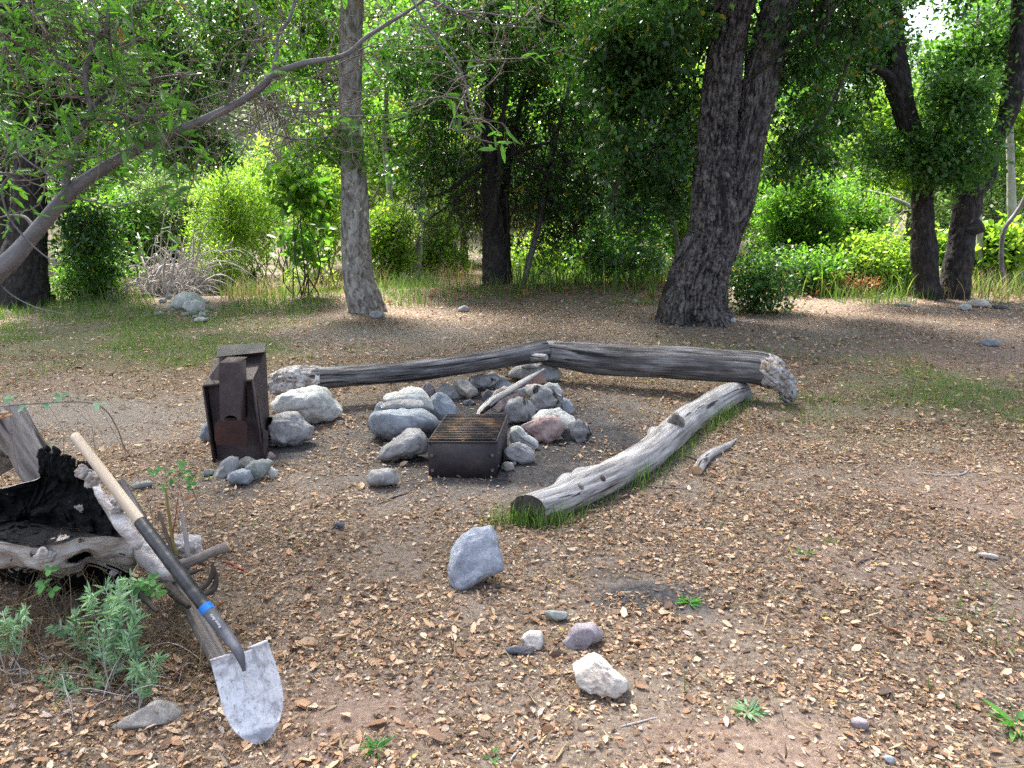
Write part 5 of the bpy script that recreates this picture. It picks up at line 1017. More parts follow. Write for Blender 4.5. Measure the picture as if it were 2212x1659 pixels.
# ---- slim trunks
for (rows, Yk, mt, lb, cl) in [
 ([(860, 612, 26), (858, 597, 22), (849, 512, 15), (841, 405, 13), (831, 320, 11), (833, 240, 10), (837, 170, 9), (839, 34, 9), (838, -60, 8)], 19, 'bark_pale', 'slender white trunk just right of the sycamore', [(800, 200, 150, 120, 30), (880, 60, 120, 80, 24)]),
 ([(902, 606, 17), (904, 560, 15), (909, 469, 13), (915, 400, 12), (927, 320, 10), (935, 256, 8), (950, 150, 7)], 19, 'bark_pale', 'thin grey leaning trunk between the slender white trunk and the charred oak', [(930, 160, 80, 90, 16)]),
 ([(1466, 580, 11), (1462, 520, 10), (1446, 450, 9), (1440, 400, 9), (1428, 340, 7), (1424, 240, 6)], 13.6, 'bark_grey', 'very thin bent trunk just left of the big twin stemmed tree', []),
 ([(2199, 612, 32), (2193, 585, 26), (2188, 500, 20), (2186, 453, 18), (2183, 350, 16), (2181, 254, 14), (2180, 100, 12), (2178, -40, 10)], 17.2, 'bark_pale', 'pale smooth trunk at the far right edge behind the twin trunked oak', [(2190, 60, 60, 90, 14)]),
 ([(2122, 622, 18), (2118, 590, 14), (2116, 508, 13), (2113, 430, 10), (2110, 380, 9)], 16.2, 'bark_pale', 'short grey trunk just right of the twin trunked oak', []),
 ([(2168, 612, 10), (2163, 560, 10), (2168, 500, 9), (2195, 460, 9), (2212, 430, 8), (2230, 380, 6)], 15.6, 'bark_grey', 'curved thin stem bending right in front of the pale edge trunk', []),
 ([(1990, 460, 7), (1955, 440, 8), (1905, 420, 7), (1860, 410, 4)], 17.5, 'bark_pale', None, []),
 ([(1754, 560, 12), (1758, 500, 11), (1764, 440, 9), (1778, 380, 7)], 17.5, 'bark_grey', 'dim slim trunk inside the green thicket right of the big twin stemmed tree', []),
 ([(10, 640, 30), (6, 400, 26), (14, 200, 18), (30, 60, 12), (40, -60, 9)], 14.8, 'bark_char2', 'dark trunk half cut by the left edge of the picture', [])]:
    if lb is None: 
        p_, r_ = trunk_px(rows, Yk, ground=False); p_ = np.vstack([p_, P(1850, 404, Yk)]); r_.append(.01)
        tag(tube(p_, r_, 12, 50).build('fallen_branch', M[mt], None, smooth=True), 'pale dead branch hanging left of the twin trunked oak', 'branch'); continue
    p_, r_ = trunk_px(rows, Yk)
    cc = np.vstack([cloud(a, b, Yk, c, d, .7, n, seed=int(a)) for a, b, c, d, n in cl]) if cl else None
    tree('slim_tree', lb, 'tree', (p_[0][0], p_[0][1], hz(p_[0][0], p_[0][1])), cc, 110, .2, .085, .06, 'mid', seed=int(rows[0][0]), trunks=[(p_, r_)], tmat=mt, tdisp=lambda TH, S, ax, RD: .08 * RD * fbm(ax * 9, 3, 81))

# ---- bushes and saplings between the clearing and the hill, one thing each
def bush(px, py, Y, rx, ry, n, per, L, W, mat, label, cat='bush', seed=0, spread=.16, six=False, droop=.1, group=None, stems=6, twigmat='twig_dark', rd=None, aniso=(1, 1, .9), tn=.7):
    c = cloud(px, py, Y, rx, ry, rd or rx * Y / FPX * .7, n, .45, seed); b = P(px, py, Y); b = np.array([b[0], b[1], hz(b[0], b[1])])
    kb = max(4, int(len(c) * .22)); gg = np.random.default_rng(seed + 40); ii_ = gg.integers(0, len(c), kb); low_ = c[ii_].copy(); low_[:, 2] = b[2] + gg.uniform(.05, 1, kb) * np.maximum(low_[:, 2] - b[2], .1) * .6
    if cat == 'bush' and py > 330: c = np.vstack([c, low_])
    c[:, 2] = np.maximum(c[:, 2], b[2] + .05)
    e = empty('bush' if cat == 'bush' else cat.replace(' ', '_'), b, label, cat, group); g = np.random.default_rng(seed + 3)
    hubs = c[g.integers(0, len(c), stems)]; V, F, pt = twigs(b + g.normal(0, .12, (stems, 3)) * [1, 1, 0], hubs, .016, .007, bend=.09, nseg=7, seed=seed, sides=5); V2, F2, _ = twigs(hubs[np.linalg.norm(c[:, None] - hubs[None], axis=2).argmin(1)], c, .008, .003, seed=seed + 1)
    mesh_np('stems', np.vstack([V, V2]), np.vstack([F, F2 + len(V)]), M[twigmat], e)
    V, F, r = foliage(c, per, spread, L, W, seed, droop, six, aniso=aniso); mesh_np('crown', V, F, M[mat], e, attrs={'rnd': r}); return e
bush(505, 480, 17.4, 90, 120, 120, 120, .085, .02, 'bright', 'bright yellow green willow bush behind the creek gap', seed=101, droop=-.3)
bush(560, 420, 18.6, 70, 120, 80, 110, .085, .022, 'bright', 'taller yellow green bush right behind the bright willow bush', seed=102, droop=-.3)
bush(480, 585, 16.3, 45, 55, 34, 100, .07, .018, 'bright', 'small yellow green willow shoot by the creek stones', seed=103, droop=-.4)
bush(360, 455, 19, 100, 75, 100, 120, .08, .03, 'pale', 'grey green bush above the heap of dead branches', seed=104)
bush(255, 500, 18.5, 90, 80, 80, 120, .085, .035, 'mid', 'fresh green bush at the left above the dead branches', seed=105)
bush(330, 560, 19, 60, 40, 30, 120, .08, .03, 'oak', 'dark low bush directly behind the dead branch heap', seed=106)
bush(640, 400, 14.6, 52, 62, 26, 26, .15, .10, 'mid', 'young sapling with large lobed leaves left of the sycamore', cat='sapling', seed=107, six=True, spread=.2, droop=.5, stems=5)
bush(650, 530, 14.8, 42, 40, 14, 20, .14, .09, 'mid', 'lower leafy sapling at the left foot of the sycamore', cat='sapling', seed=108, six=True, spread=.18, stems=4)
bush(690, 440, 17.5, 60, 90, 60, 110, .08, .035, 'bright', 'yellow green bush seen between the sapling and the sycamore', seed=109)
bush(200, 600, 14.6, 75, 45, 44, 110, .07, .028, 'mid', 'leafy bush at the edge of the grass below the dark left oak', seed=110)
bush(840, 520, 18.5, 60, 80, 60, 100, .085, .05, 'bright', 'bright green bush behind the slender white trunk', seed=111)
bush(940, 540, 20, 70, 70, 60, 110, .085, .05, 'bright', 'low sunlit bush left of the charred oak', seed=112)
bush(1180, 560, 19, 100, 60, 80, 110, .085, .05, 'bright', 'sunlit undergrowth bush right behind the charred oak', seed=113)
bush(1330, 530, 17.8, 100, 80, 100, 120, .08, .045, 'mid', 'dense green bush between the charred oak and the big tree', seed=114)
bush(1400, 480, 20, 110, 80, 90, 110, .09, .05, 'bright', 'sunlit bush behind the very thin bent trunk', seed=115)
bush(1640, 605, 12.7, 66, 52, 46, 80, .065, .036, 'oak', 'dark low bush against the right foot of the big tree', seed=116, spread=.21, tn=1.)
bush(1720, 470, 17.0, 90, 110, 150, 130, .08, .03, 'mid', 'tall soft green bush right of the big twin stemmed tree', seed=117)
bush(1830, 490, 17.6, 80, 90, 100, 120, .08, .03, 'mid', 'green willow bush left of the twin trunked oak', seed=118)
bush(1700, 350, 19.5, 110, 90, 90, 120, .1, .05, 'bright', 'yellow green tree crown glowing behind the tall soft green bush', cat='tree', seed=119)
bush(1880, 560, 15.9, 110, 45, 90, 90, .075, .045, 'bright', 'bright low blackberry thicket left of the twin trunked oak', seed=120)
bush(1730, 585, 15.4, 90, 32, 56, 80, .075, .045, 'mid', 'low yellow green thicket right of the dark low bush', seed=121)
bush(1840, 612, 14.9, 80, 14, 12, 50, .05, .035, 'redleaf', 'small patch of orange leaved brush at the clearing edge', seed=122, spread=.1)
bush(2035, 560, 16.8, 60, 60, 50, 90, .09, .06, 'bright', 'bright leaves seen between the two trunks of the right oak', seed=123)
bush(2160, 540, 16.4, 60, 60, 34, 60, .13, .09, 'bright', 'broad leaved sapling at the far right edge', cat='sapling', seed=124, six=True)
bush(2100, 480, 19, 100, 90, 60, 90, .085, .05, 'pale', 'greyish bush behind the twin trunked oak', seed=125)
bush(1930, 300, 21, 120, 120, 100, 110, .11, .06, 'bright', 'yellow green tree crown left of the twin trunked oak', cat='tree', seed=126)
bush(2180, 280, 19, 60, 100, 50, 90, .11, .06, 'bright', 'yellow green tree crown at the right edge behind the oak', cat='tree', seed=127)
bush(880, 300, 21, 110, 130, 120, 110, .11, .06, 'bright', 'yellow green tree crown behind the slender white trunk', cat='tree', seed=128)
bush(1300, 60, 22, 200, 130, 160, 110, .12, .07, 'mid', 'leafy tree crown high behind the charred oak', cat='tree', seed=129)
bush(1180, 330, 22, 140, 120, 100, 110, .11, .06, 'mid', 'green tree crown deep behind the charred oak', cat='tree', seed=130)
bush(1480, 330, 21, 80, 150, 100, 110, .11, .06, 'bright', 'pale green tree crown left behind the big twin stemmed tree', cat='tree', seed=131)
bush(600, 250, 24, 90, 90, 80, 110, .1, .03, 'scrub', 'dull brownish scrub tree on the slope left of the sycamore', cat='tree', seed=132)
bush(690, 150, 26, 110, 120, 90, 110, .12, .05, 'mid', 'green tree on the slope left behind the sycamore top', cat='tree', seed=133)
bush(1720, 150, 22, 120, 120, 90, 110, .11, .06, 'mid', 'green tree crown behind the second stem of the big tree', cat='tree', seed=134)

# ---- dead branch heaps
def deadheap(px, py, Y, w, h, n, label, seed, mat='deadwood', r=.012, dirx=.7):
    g = np.random.default_rng(seed); m = 10; c = P(px, py, Y); s = dep(c) / FPX; g0 = hz(c[0], c[1])
    rx = g.uniform(-1, 1, n); A_ = np.stack([c[0] + rx * w * s * .8 - .2 * w * s, c[1] + g.normal(0, .45, n), g0 + np.abs(g.normal(0, .12, n)) * h * s], -1)
    L_ = g.gamma(3, .33, n) * w * s; an = g.normal(dirx, .55, n); an = np.where(g.uniform(0, 1, n) < .25, np.pi - an, an); d = np.stack([np.cos(an) * L_, g.normal(0, .3, n), np.abs(np.sin(an)) * L_ * .8], -1); B_ = A_ + d
    rr_ = r * g.gamma(2, .5, n); V, F, pts = twigs(A_, B_, rr_ + .003, .003, bend=.10, nseg=m, seed=seed, sides=4)
    t = np.tile(np.repeat(np.linspace(0, 1, m + 1), 4), n); V[:, 2] += np.repeat(L_ * g.uniform(-.1, .45, n), (m + 1) * 4) * np.sin(np.pi * t) ; V[:, 2] -= np.repeat(L_ * g.uniform(0, .7, n), (m + 1) * 4) * t ** 3
    V[:, 2] = np.maximum(V[:, 2], g0 + .01)
    return tag(mesh_np('dead_branches', V, F, M[mat]), label, 'dead branches')
deadheap(385, 625, 15.6, 78, 92, 520, 'heap of bleached dead branches arching over the creek stones', 5)
deadheap(300, 650, 15.4, 60, 30, 90, 'low tangle of pale dead sticks left of the bleached heap', 6, r=.012)
deadheap(2000, 480, 19, 110, 90, 160, 'grey leafless brush behind the twin trunked oak', 7, r=.012)
for (x, y, Y_, w_, h_, n_, lb, sd_) in ((610, 300, 22, 60, 90, 260, 'purple grey leafless shrub on the slope left of the sycamore', 8), (400, 395, 21, 50, 50, 160, 'pale leafless shrub above the grey green bush', 9)):
    g = np.random.default_rng(sd_); c = P(x, y + h_, Y_); s = dep(c) / FPX; A_ = c + g.normal(0, 1, (n_, 3)) * [w_ * s * .3, .2, h_ * s * .3]; B_ = A_ + np.stack([g.normal(0, .6, n_) * w_ * s, g.normal(0, .3, n_), g.uniform(.5, 1.6, n_) * h_ * s], -1)
    V, F, _ = twigs(A_, B_, .014, .004, bend=.15, nseg=6, seed=sd_); mk = P(x, y + h_, Y_); b = np.array([[mk[0], mk[1], hz(mk[0], mk[1])]]); V2, F2, _ = twigs(np.repeat(b, 12, 0), A_[:12], .03, .014, nseg=5, seed=sd_); tag(mesh_np('leafless_shrub', np.vstack([V, V2]), np.vstack([F, F2 + len(V)]), M['deadwood']), lb, 'shrub')

# ---- trees and scrub climbing the far slope: copies of a few kinds
def proto_tree(kind, L, W, mat, seed, h, nC, per, spread):
    g = np.random.default_rng(seed); c = unit(g.normal(size=(nC, 3))) * (g.uniform(0, 1, nC) ** .4)[:, None] * np.array([h * .38, h * .38, h * .42]); c[:, 2] += h * .56
    e = empty('slope_tree', (0, 0, 0), 'x', 'tree'); tube([(0, 0, -.4), (.1 * g.normal(), .1, h * .4), (0, .1, h * .8)], [h * .03, h * .022, h * .008], 10, 20).build('trunk', M['bark_grey'], e, smooth=True)
    hubs = np.array([[0, .05, h * t] for t in (.3, .45, .6, .7)]); V, F, _ = twigs(hubs[np.linalg.norm(c[:, None] - hubs[None], axis=2).argmin(1)], c, h * .006, h * .002, seed=seed); mesh_np('branches', V, F, M['twig'], e)
    V, F, r = foliage(c, per, spread, L, W, seed); mesh_np('crown', V, F, M[mat], e, attrs={'rnd': r}); return e
kinds = [(proto_tree('a', .13, .06, 'mid', 301, 5, 90, 110, .32), 'rounded mid green tree in the wood on the far slope', 'mid green trees on the far slope'),
         (proto_tree('b', .13, .055, 'bright', 302, 4.5, 80, 110, .30), 'yellow green tree in the wood on the far slope', 'yellow green trees on the far slope'),
         (proto_tree('c', .12, .05, 'oak', 303, 5.5, 100, 120, .30), 'dark evergreen oak in the wood on the far slope', 'dark oaks on the far slope'),
         (proto_tree('d', .11, .03, 'scrub', 304, 2.2, 50, 90, .22), 'dull olive scrub bush on the far slope', 'scrub bushes on the far slope'),
         (proto_tree('e', .12, .04, 'pale', 305, 4, 80, 100, .3), 'grey green tree in the wood on the far slope', 'grey green trees on the far slope')]
first = [True] * len(kinds); g = np.random.default_rng(909); placed = 0
for Yr, dn in ((23, 9), (26, 10), (30, 12), (35, 13), (41, 14), (48, 15), (56, 15), (64, 14)):
    for q in range(dn):
        x = (q + .5 + g.uniform(-.35, .35)) / dn * 2 - 1; xx = x * Yr * .76; yy = Yr + g.uniform(-2, 2); left = xx / Yr < -.1
        w = [.28, .26, .16, .1, .2] if not left else [.2, .14, .22, .32, .12]
        k = g.choice(5, p=np.array(w) / sum(w)); s = g.uniform(.8, 1.35) * (1 + (Yr - 23) * .012)
        if xx / Yr > .28 and Yr > 28 and g.uniform() < (.85 if xx / Yr > .42 else .6): continue
        if not (-.38 < xx / Yr < -.22 and Yr < 32 and g.uniform() < .75):
            o0, lb, gp = kinds[k]; o = o0 if first[k] else copy_tree(o0); first[k] = False
            o.location = (xx, yy, hz(xx, yy) - .1); o.rotation_euler = (0, 0, g.uniform(0, 6.28)); o.scale = (s * g.uniform(.85, 1.2), s, s * g.uniform(.85, 1.15)); 
            pxx = CX + xx / (yy * .974) * FPX; wh = next(w_ for lim_, w_ in ((300, 'beyond the dark oak at the left edge'), (620, 'above the creek gap'), (900, 'behind the sycamore'), (1250, 'behind the charred oak'), (1480, 'behind the very thin bent trunk'), (1750, 'behind the big twin stemmed tree'), (1950, 'left of the twin trunked oak'), (1e9, 'behind the twin trunked oak')) if pxx < lim_)
            ht = 'at the slope foot' if Yr < 28 else 'low on the slope' if Yr < 38 else 'halfway up the slope' if Yr < 50 else 'high on the slope'
            tag(o, ('rounded mid green tree', 'yellow green tree', 'dark evergreen oak', 'dull olive scrub bush', 'grey green tree')[k] + ' ' + ht + ' ' + wh, 'tree' if k != 3 else 'bush', gp)
for k, f_ in enumerate(first):
    if f_:
        for ch_ in [q for q in list(COL.objects) if q.parent is kinds[k][0]]: bpy.data.objects.remove(ch_)
        bpy.data.objects.remove(kinds[k][0])

# ---- the leaning willow branch in front, top left
wl = empty('willow', (-5.2, 4.3, hz(-5.2, 4.3)), 'smooth grey willow leaning in from the left with a long slanting bare limb', 'tree')
Wm = [(0, 582, 36), (64, 516, 34), (145, 422, 29), (213, 371, 26), (307, 316, 22), (384, 282, 19), (482, 239, 17), (550, 200, 17), (593, 162, 15), (653, 137, 12), (743, 119, 10), (796, 77, 9), (880, 25, 7), (925, -8, 6), (960, -40, 4)]
YW = lambda x: 4.6 + .0009 * x
pw = [P(x, y, YW(x)) for x, y, w in Wm]; rw = [wpx(w, p) / 2 for (x, y, w), p in zip(Wm, pw)]
pw = [np.array([-5.2, 4.2, hz(-5.2, 4.2) - .2]), np.array([-4.9, 4.25, .5]), P(-200, 740, 4.5)] + pw; rw = [.08, .065, .053] + rw
tube(pw, rw, 36, 360, lambda TH, S, ax, RD: .05 * RD * fbm(ax * np.array([9, 9, 5]), 3, 91) + .18 * RD * np.maximum(0, fbm(np.stack([0 * S + 2, 0 * S, S * 3.1], -1), 2, 92) - .45)).build('limb', M['bark_grey'], wl, smooth=True)
hand = [
 [(140, 414, 17), (149, 363, 15), (171, 290, 13), (196, 239, 11), (184, 171, 12), (200, 98, 10), (230, 64, 9), (235, -10, 8)], [(196, 239, 9), (226, 205, 8), (300, 180, 6), (360, 165, 4), (440, 160, 3)],
 [(184, 163, 8), (128, 137, 7), (43, 98, 6), (0, 68, 6), (-30, 50, 5)], [(184, 171, 5), (150, 160, 4), (60, 120, 4), (0, 110, 4)], [(235, 65, 5), (200, 68, 4), (140, 50, 4), (90, 30, 3), (60, -5, 3)],
 [(588, 165, 11), (598, 120, 9), (600, 80, 8), (625, 40, 8), (640, -10, 7)], [(486, 235, 7), (505, 185, 6), (535, 120, 5), (560, 60, 4), (545, -5, 4)], [(230, 64, 5), (280, 30, 4), (330, -5, 3)],
 [(305, 315, 8), (340, 280, 6), (352, 250, 5), (420, 220, 4), (480, 200, 3), (560, 175, 2)], [(205, 260, 6), (250, 258, 6), (300, 250, 5), (343, 256, 5), (300, 258, 3), (245, 235, 2)],
 [(235, 65, 6), (237, 100, 5), (250, 140, 5), (300, 215, 4), (330, 250, 3)], [(0, 375, 6), (80, 374, 5), (180, 345, 4), (270, 325, 3), (400, 318, 3), (480, 335, 2)], [(0, 270, 4), (40, 330, 4), (100, 375, 3), (140, 400, 2)],
 [(20, 380, 5), (4, 410, 5), (20, 470, 4), (60, 520, 4), (100, 555, 3), (140, 580, 2)], [(74, 492, 9), (55, 470, 7), (25, 465, 5), (0, 470, 4)], [(145, 425, 5), (200, 435, 4), (250, 445, 3), (330, 425, 2)],
 [(550, 200, 5), (600, 235, 3), (680, 240, 3), (760, 225, 2), (820, 190, 2)], [(640, 140, 4), (700, 150, 3), (760, 125, 3), (830, 105, 2)], [(925, -8, 6), (985, 22, 4), (1060, 30, 3), (1140, 42, 2)], [(900, -10, 4), (1000, 30, 3), (1080, 55, 2), (1160, 60, 2)],
 [(0, 615, 3), (30, 640, 3), (80, 665, 3), (145, 680, 2)], [(480, 240, 4), (540, 270, 3), (640, 300, 3), (740, 290, 2)], [(885, -10, 5), (925, 60, 5), (960, 110, 4), (1000, 165, 4), (1015, 220, 3), (1032, 260, 2)], [(1010, 190, 3), (990, 230, 2), (970, 280, 2)]]
mb = MB(); ends = []; nodes = []
for k, rows in enumerate(hand):
    g = np.random.default_rng(500 + k); yo = YW(rows[0][0]); dy = g.uniform(-.5, .5); p_ = [P(x, y, yo + dy * i / len(rows)) for i, (x, y, w) in enumerate(rows)]; r_ = [wpx(w, p) / 2 for (x, y, w), p in zip(rows, p_)]
    tube(p_, r_, 8, 40, lambda TH, S, ax, RD: .12 * RD * fbm(ax * 20, 2, 93), mb=mb); c_, _ = resample(p_, r_, 12); nodes += list(c_[2:])
mb.build('side_branches', M['bark_grey'], wl, smooth=True)
nodes = np.array(nodes); g = np.random.default_rng(33); top_ = nodes[(nodes[:, 2] > 1.9)]
a0 = top_[g.integers(0, len(top_), 340)] + g.normal(0, .02, (340, 3)); dr_ = unit(g.normal(size=(340, 3)) * [1, .5, .9]); b0_ = a0 + dr_ * g.uniform(.15, .65, 340)[:, None]
V1, F1, pt1 = twigs(a0, b0_, .0045, .0018, bend=.16, nseg=7, seed=34, sides=5); a1 = pt1[g.integers(0, 340, 420), g.integers(2, 7, 420)]; b1_ = a1 + unit(g.normal(size=(420, 3)) * [1, .6, 1]) * g.uniform(.06, .3, 420)[:, None]
V2, F2, pt2 = twigs(a1, b1_, .0025, .001, bend=.16, nseg=5, seed=35, sides=4); exl = np.array([P(g.uniform(-60, 420), g.uniform(-40, 430), g.uniform(4.6, 6.6)) for _ in range(120)]); exl = exl[exl[:, 0] < -1.9]; V3, F3, _ = twigs(exl, exl + g.normal(0, .18, exl.shape) + [0, 0, .15], .003, .002, nseg=5, seed=37, sides=4); V2 = np.vstack([V2, V3]); F2 = np.vstack([F2, F3 + len(V2) - len(V3)])
mesh_np('twigs', np.vstack([V1, V2]), np.vstack([F1, F2 + len(V1)]), M['twig'], wl, smooth=True)
# leaves: denser at the left
tp = np.vstack([pt1[:, -1], pt2[:, -1], pt2[:, 3]]); s_px = CX + tp[:, 0] / np.array([dep(p) for p in tp]) * FPX; keep = g.uniform(0, 1, len(tp)) < np.where(s_px < 420, .26, .04); tp = tp[keep]
ex = exl
cl5 = np.vstack([tp, ex]); per = 6; pos = np.repeat(cl5, per, 0) + g.normal(0, .035, (len(cl5) * per, 3)); n = len(pos)
axl = unit(g.normal(size=(n, 3)) * [1, .8, .6] + [0, 0, -.25]); nl = unit(g.normal(size=(n, 3)) * .6 + [0, -.5, .8]); ll = g.uniform(.06, .14, n)
V, F, kk = leaf_geo(pos, axl, nl, ll, ll * g.uniform(.2, .3, n), six=True, curl=g.uniform(-.2, .1, n)); r = g.beta(2, 2, n) * .95; r[g.uniform(0, 1, n) < .004] = 1
mesh_np('leaves', V, F, M['willow'], wl, attrs={'rnd': np.repeat(r, kk)})

# ------------------------------------------------------------ litter, grass, weeds
def scatter(n, y0, y1, seed, power=1.0, xm=.72):
    g = np.random.default_rng(seed); u = g.uniform(0, 1, n); y = (y0 ** (2 * power) + u * (y1 ** (2 * power) - y0 ** (2 * power))) ** (1 / (2 * power)); x = g.uniform(-1, 1, n) * (y * xm + 1.7); return x, y, g
EXB = [(-.29, 5.14, .27, .33), (-1.75, 5.3, .3, .25)]
CREEK = lambda x, y: (y > 12.3) & (CX + x / (y * .9745 + .4) * FPX > 335) & (CX + x / (y * .9745 + .4) * FPX < 478)
def lay_leaves(n, y0, y1, L0, L1, seed, power, mat, name, label, keepf, tilt=.35, wr=(.35, .6), curl=.25, lift=.004, rsh=None):
    x, y, g = scatter(n, y0, y1, seed, power); k = keepf(x, y, g); x, y = x[k], y[k]; n = len(x)
    for ex_ in EXB:
        m = ~((np.abs(x - ex_[0]) < ex_[2]) & (np.abs(y - ex_[1]) < ex_[3])); x, y = x[m], y[m]
    n = len(x); z = H(x, y) + .004 + np.abs(g.normal(0, lift, n)); az = g.uniform(0, 2 * np.pi, n); ax = np.stack([np.cos(az), np.sin(az), g.normal(0, tilt * .6, n)], -1); nr = unit(g.normal(size=(n, 3)) * tilt + [0, 0, 1])
    l = g.gamma(6, 1 / 6., n) * (L0 + (L1 - L0) * g.uniform(0, 1, n) ** 2); V, F, kk = leaf_geo(np.stack([x, y, z], -1), ax, nr, l, l * g.uniform(*wr, n), fold=.14, six=True, curl=g.uniform(-curl * .3, curl, n)); V = V + g.normal(0, 1, V.shape) * np.repeat(l, 6)[:, None] * np.array([.03, .03, .025])
    r = g.uniform(0, 1, n) if rsh is None else rsh(x, y, g); r = np.clip(r, 0, .97); r[g.uniform(0, 1, n) < .004] = 1
    o = mesh_np(name, V, F, M[mat], attrs={'rnd': np.repeat(r, kk)}, origin=np.zeros(3)); return tag(o, label, 'leaf litter', kind='stuff')
def dens(x, y, lo=.06):
    p = np.stack([x, y, 0 * x], -1); d = 1 - zonefield(BARE, x, y, .3) ; pat = .5 + .5 * fbm(p * 1.7, 3, 61) + .35 * fbm(p * 7, 2, 62); d = d * np.clip(pat + .35, .12, 1.1) * (1 - .45 * zval(GREEN, x, y))
    return np.clip(d, lo * (1 - .92 * np.clip(zonefield(BARE, x, y, .3), 0, 1)), 1)
lr = lambda x, y, g: g.beta(1.15, 1.35, len(x)) + .10 * fbm(np.stack([x * 1.3, y * 1.3, 0 * x], -1), 2, 71)
lay_leaves(175000, 1.5, 6.2, .010, .029, 601, .75, 'litter', 'leaf_litter', 'dry tan and orange oak leaves covering the near ground', lambda x, y, g: g.uniform(0, 1, len(x)) < dens(x, y, .06), rsh=lr, tilt=.2, wr=(.32, .75))
lay_leaves(170000, 5.8, 16.5, .019, .046, 602, .8, 'litter', 'leaf_litter', 'dry leaves strewn over the far part of the clearing', lambda x, y, g: (g.uniform(0, 1, len(x)) < dens(x, y, .10)) & ~((y > 15.2) & (x < -2)) & ~(CREEK(x, y) & (y > 12.9)), rsh=lambda x, y, g: lr(x, y, g) + .10 * sstep(8, 11, y))
lay_leaves(360000, 1.5, 9.0, .007, .022, 603, .7, 'duff', 'leaf_fragments', 'fine brown leaf crumbs and straw between the leaves', lambda x, y, g: g.uniform(0, 1, len(x)) < dens(x, y, .22), wr=(.12, .4), tilt=.5)
lay_leaves(180000, 1.5, 9.0, .018, .055, 604, .7, 'drygrass', 'straw_litter', 'thin pale straw and stalks scattered in the litter', lambda x, y, g: g.uniform(0, 1, len(x)) < dens(x, y, .10) * .8, wr=(.03, .07), tilt=.5)
lay_leaves(6500, 1.5, 5.5, .024, .040, 607, .8, 'litter', 'leaf_litter', 'whole curled oak leaves lying on top of the litter', lambda x, y, g: g.uniform(0, 1, len(x)) < dens(x, y, .12), tilt=.45, wr=(.4, .6), curl=.4, rsh=lambda x, y, g: g.uniform(.1, .9, len(x)), lift=.008)
lay_leaves(3000, 1.6, 3.4, .035, .06, 605, 1, 'litter', 'leaf_litter', 'larger curled leaves in the corner below the sage plant', lambda x, y, g: (g.uniform(0, 1, len(x)) < gs(x, y, -1.25, 2.15, .55, .6) * .5 + .012), tilt=.5, wr=(.45, .7), rsh=lambda x, y, g: g.uniform(.2, .95, len(x)), lift=.012)
lay_leaves(9000, 13.6, 16.2, .06, .11, 606, 1, 'redleaf', 'leaf_litter', 'rust coloured leaves banked along the low bank below the trees', lambda x, y, g: g.uniform(0, 1, len(x)) < gs(x, y, 2.4, 14.9, 4.2, .6), tilt=.7, lift=.03)
# grass
def grass(n, y0, y1, h0, h1, w, seed, keepf, label, name='grass', mat='grass', power=1, lean=(.1, .7), rsh=None):
    x, y, g = scatter(n, y0, y1, seed, power); k = keepf(x, y, g); x, y = x[k], y[k]; n = len(x)
    m = ~(CREEK(x, y) & (g.uniform(0, 1, n) < .93))
    for ex_ in EXB: m &= ~((np.abs(x - ex_[0]) < ex_[2]) & (np.abs(y - ex_[1]) < ex_[3]))
    x, y = x[m], y[m]; n = len(x); mb = blades(np.stack([x, y, H(x, y) - .004], -1), g.uniform(h0, h1, n) * g.uniform(.5, 1, n), w * g.uniform(.7, 1.3, n), g.uniform(*lean, n), seed, r=g.uniform(0, 1, n) if rsh is None else rsh(x, y, g))
    o = mb.build(name, M[mat], None, origin=np.zeros(3)); return tag(o, label, 'grass', kind='stuff')
cl3 = np.array([[p[0], p[1]] for p in [G(1150, 1130), G(1215, 1120), G(1290, 1082), G(1360, 1050), G(1430, 1012), G(1490, 960), G(1530, 925), G(1575, 888), G(1620, 872)]])
def near_line(x, y, pts, w):
    d = np.full(len(x), 9.)
    for a, b in zip(pts[:-1], pts[1:]):
        ab = b - a; t = np.clip(((x - a[0]) * ab[0] + (y - a[1]) * ab[1]) / ab.dot(ab), 0, 1); d = np.minimum(d, np.hypot(x - a[0] - ab[0] * t, y - a[1] - ab[1] * t))
    return np.exp(-(d / w) ** 2)
clump = lambda x, y, f, s: sstep(-.1, .45, fbm(np.stack([x * f, y * f, 0 * x], -1), 2, s))
grass(90000, 3.4, 8.2, .05, .19, .0045, 701, lambda x, y, g: g.uniform(0, 1, len(x)) < near_line(x, y, cl3, .075) * (.25 + .75 * clump(x, y, 5, 3)), 'green grass growing along the right side of the knotty log')
g = np.random.default_rng(44); n = 1000; t = g.uniform(0, 1, n) * (len(cl3) - 1); i = t.astype(int).clip(0, len(cl3) - 2); q = cl3[i] + (cl3[i + 1] - cl3[i]) * (t - i)[:, None]; d = cl3[i + 1] - cl3[i]; d /= np.linalg.norm(d, axis=1)[:, None]; w_ = clump(q[:, 0], q[:, 1], 4, 3)
kk_ = g.uniform(0, 1, n) < .25 + .75 * w_; q = q[kk_] + np.stack([d[kk_][:, 1], -d[kk_][:, 0]], -1) * (np.abs(g.normal(0, .07, kk_.sum())) + .0)[:, None]; hh_ = g.uniform(.05, .22, len(q)) * (.55 + .45 * w_[kk_]); tag(blades(np.stack([q[:, 0], q[:, 1], H(q[:, 0], q[:, 1])], -1), hh_, .0055, g.uniform(.1, .7, len(q)), 45).build('grass', M['grass'], None, origin=np.zeros(3)), 'taller grass blades leaning against the knotty log', 'grass', kind='stuff')
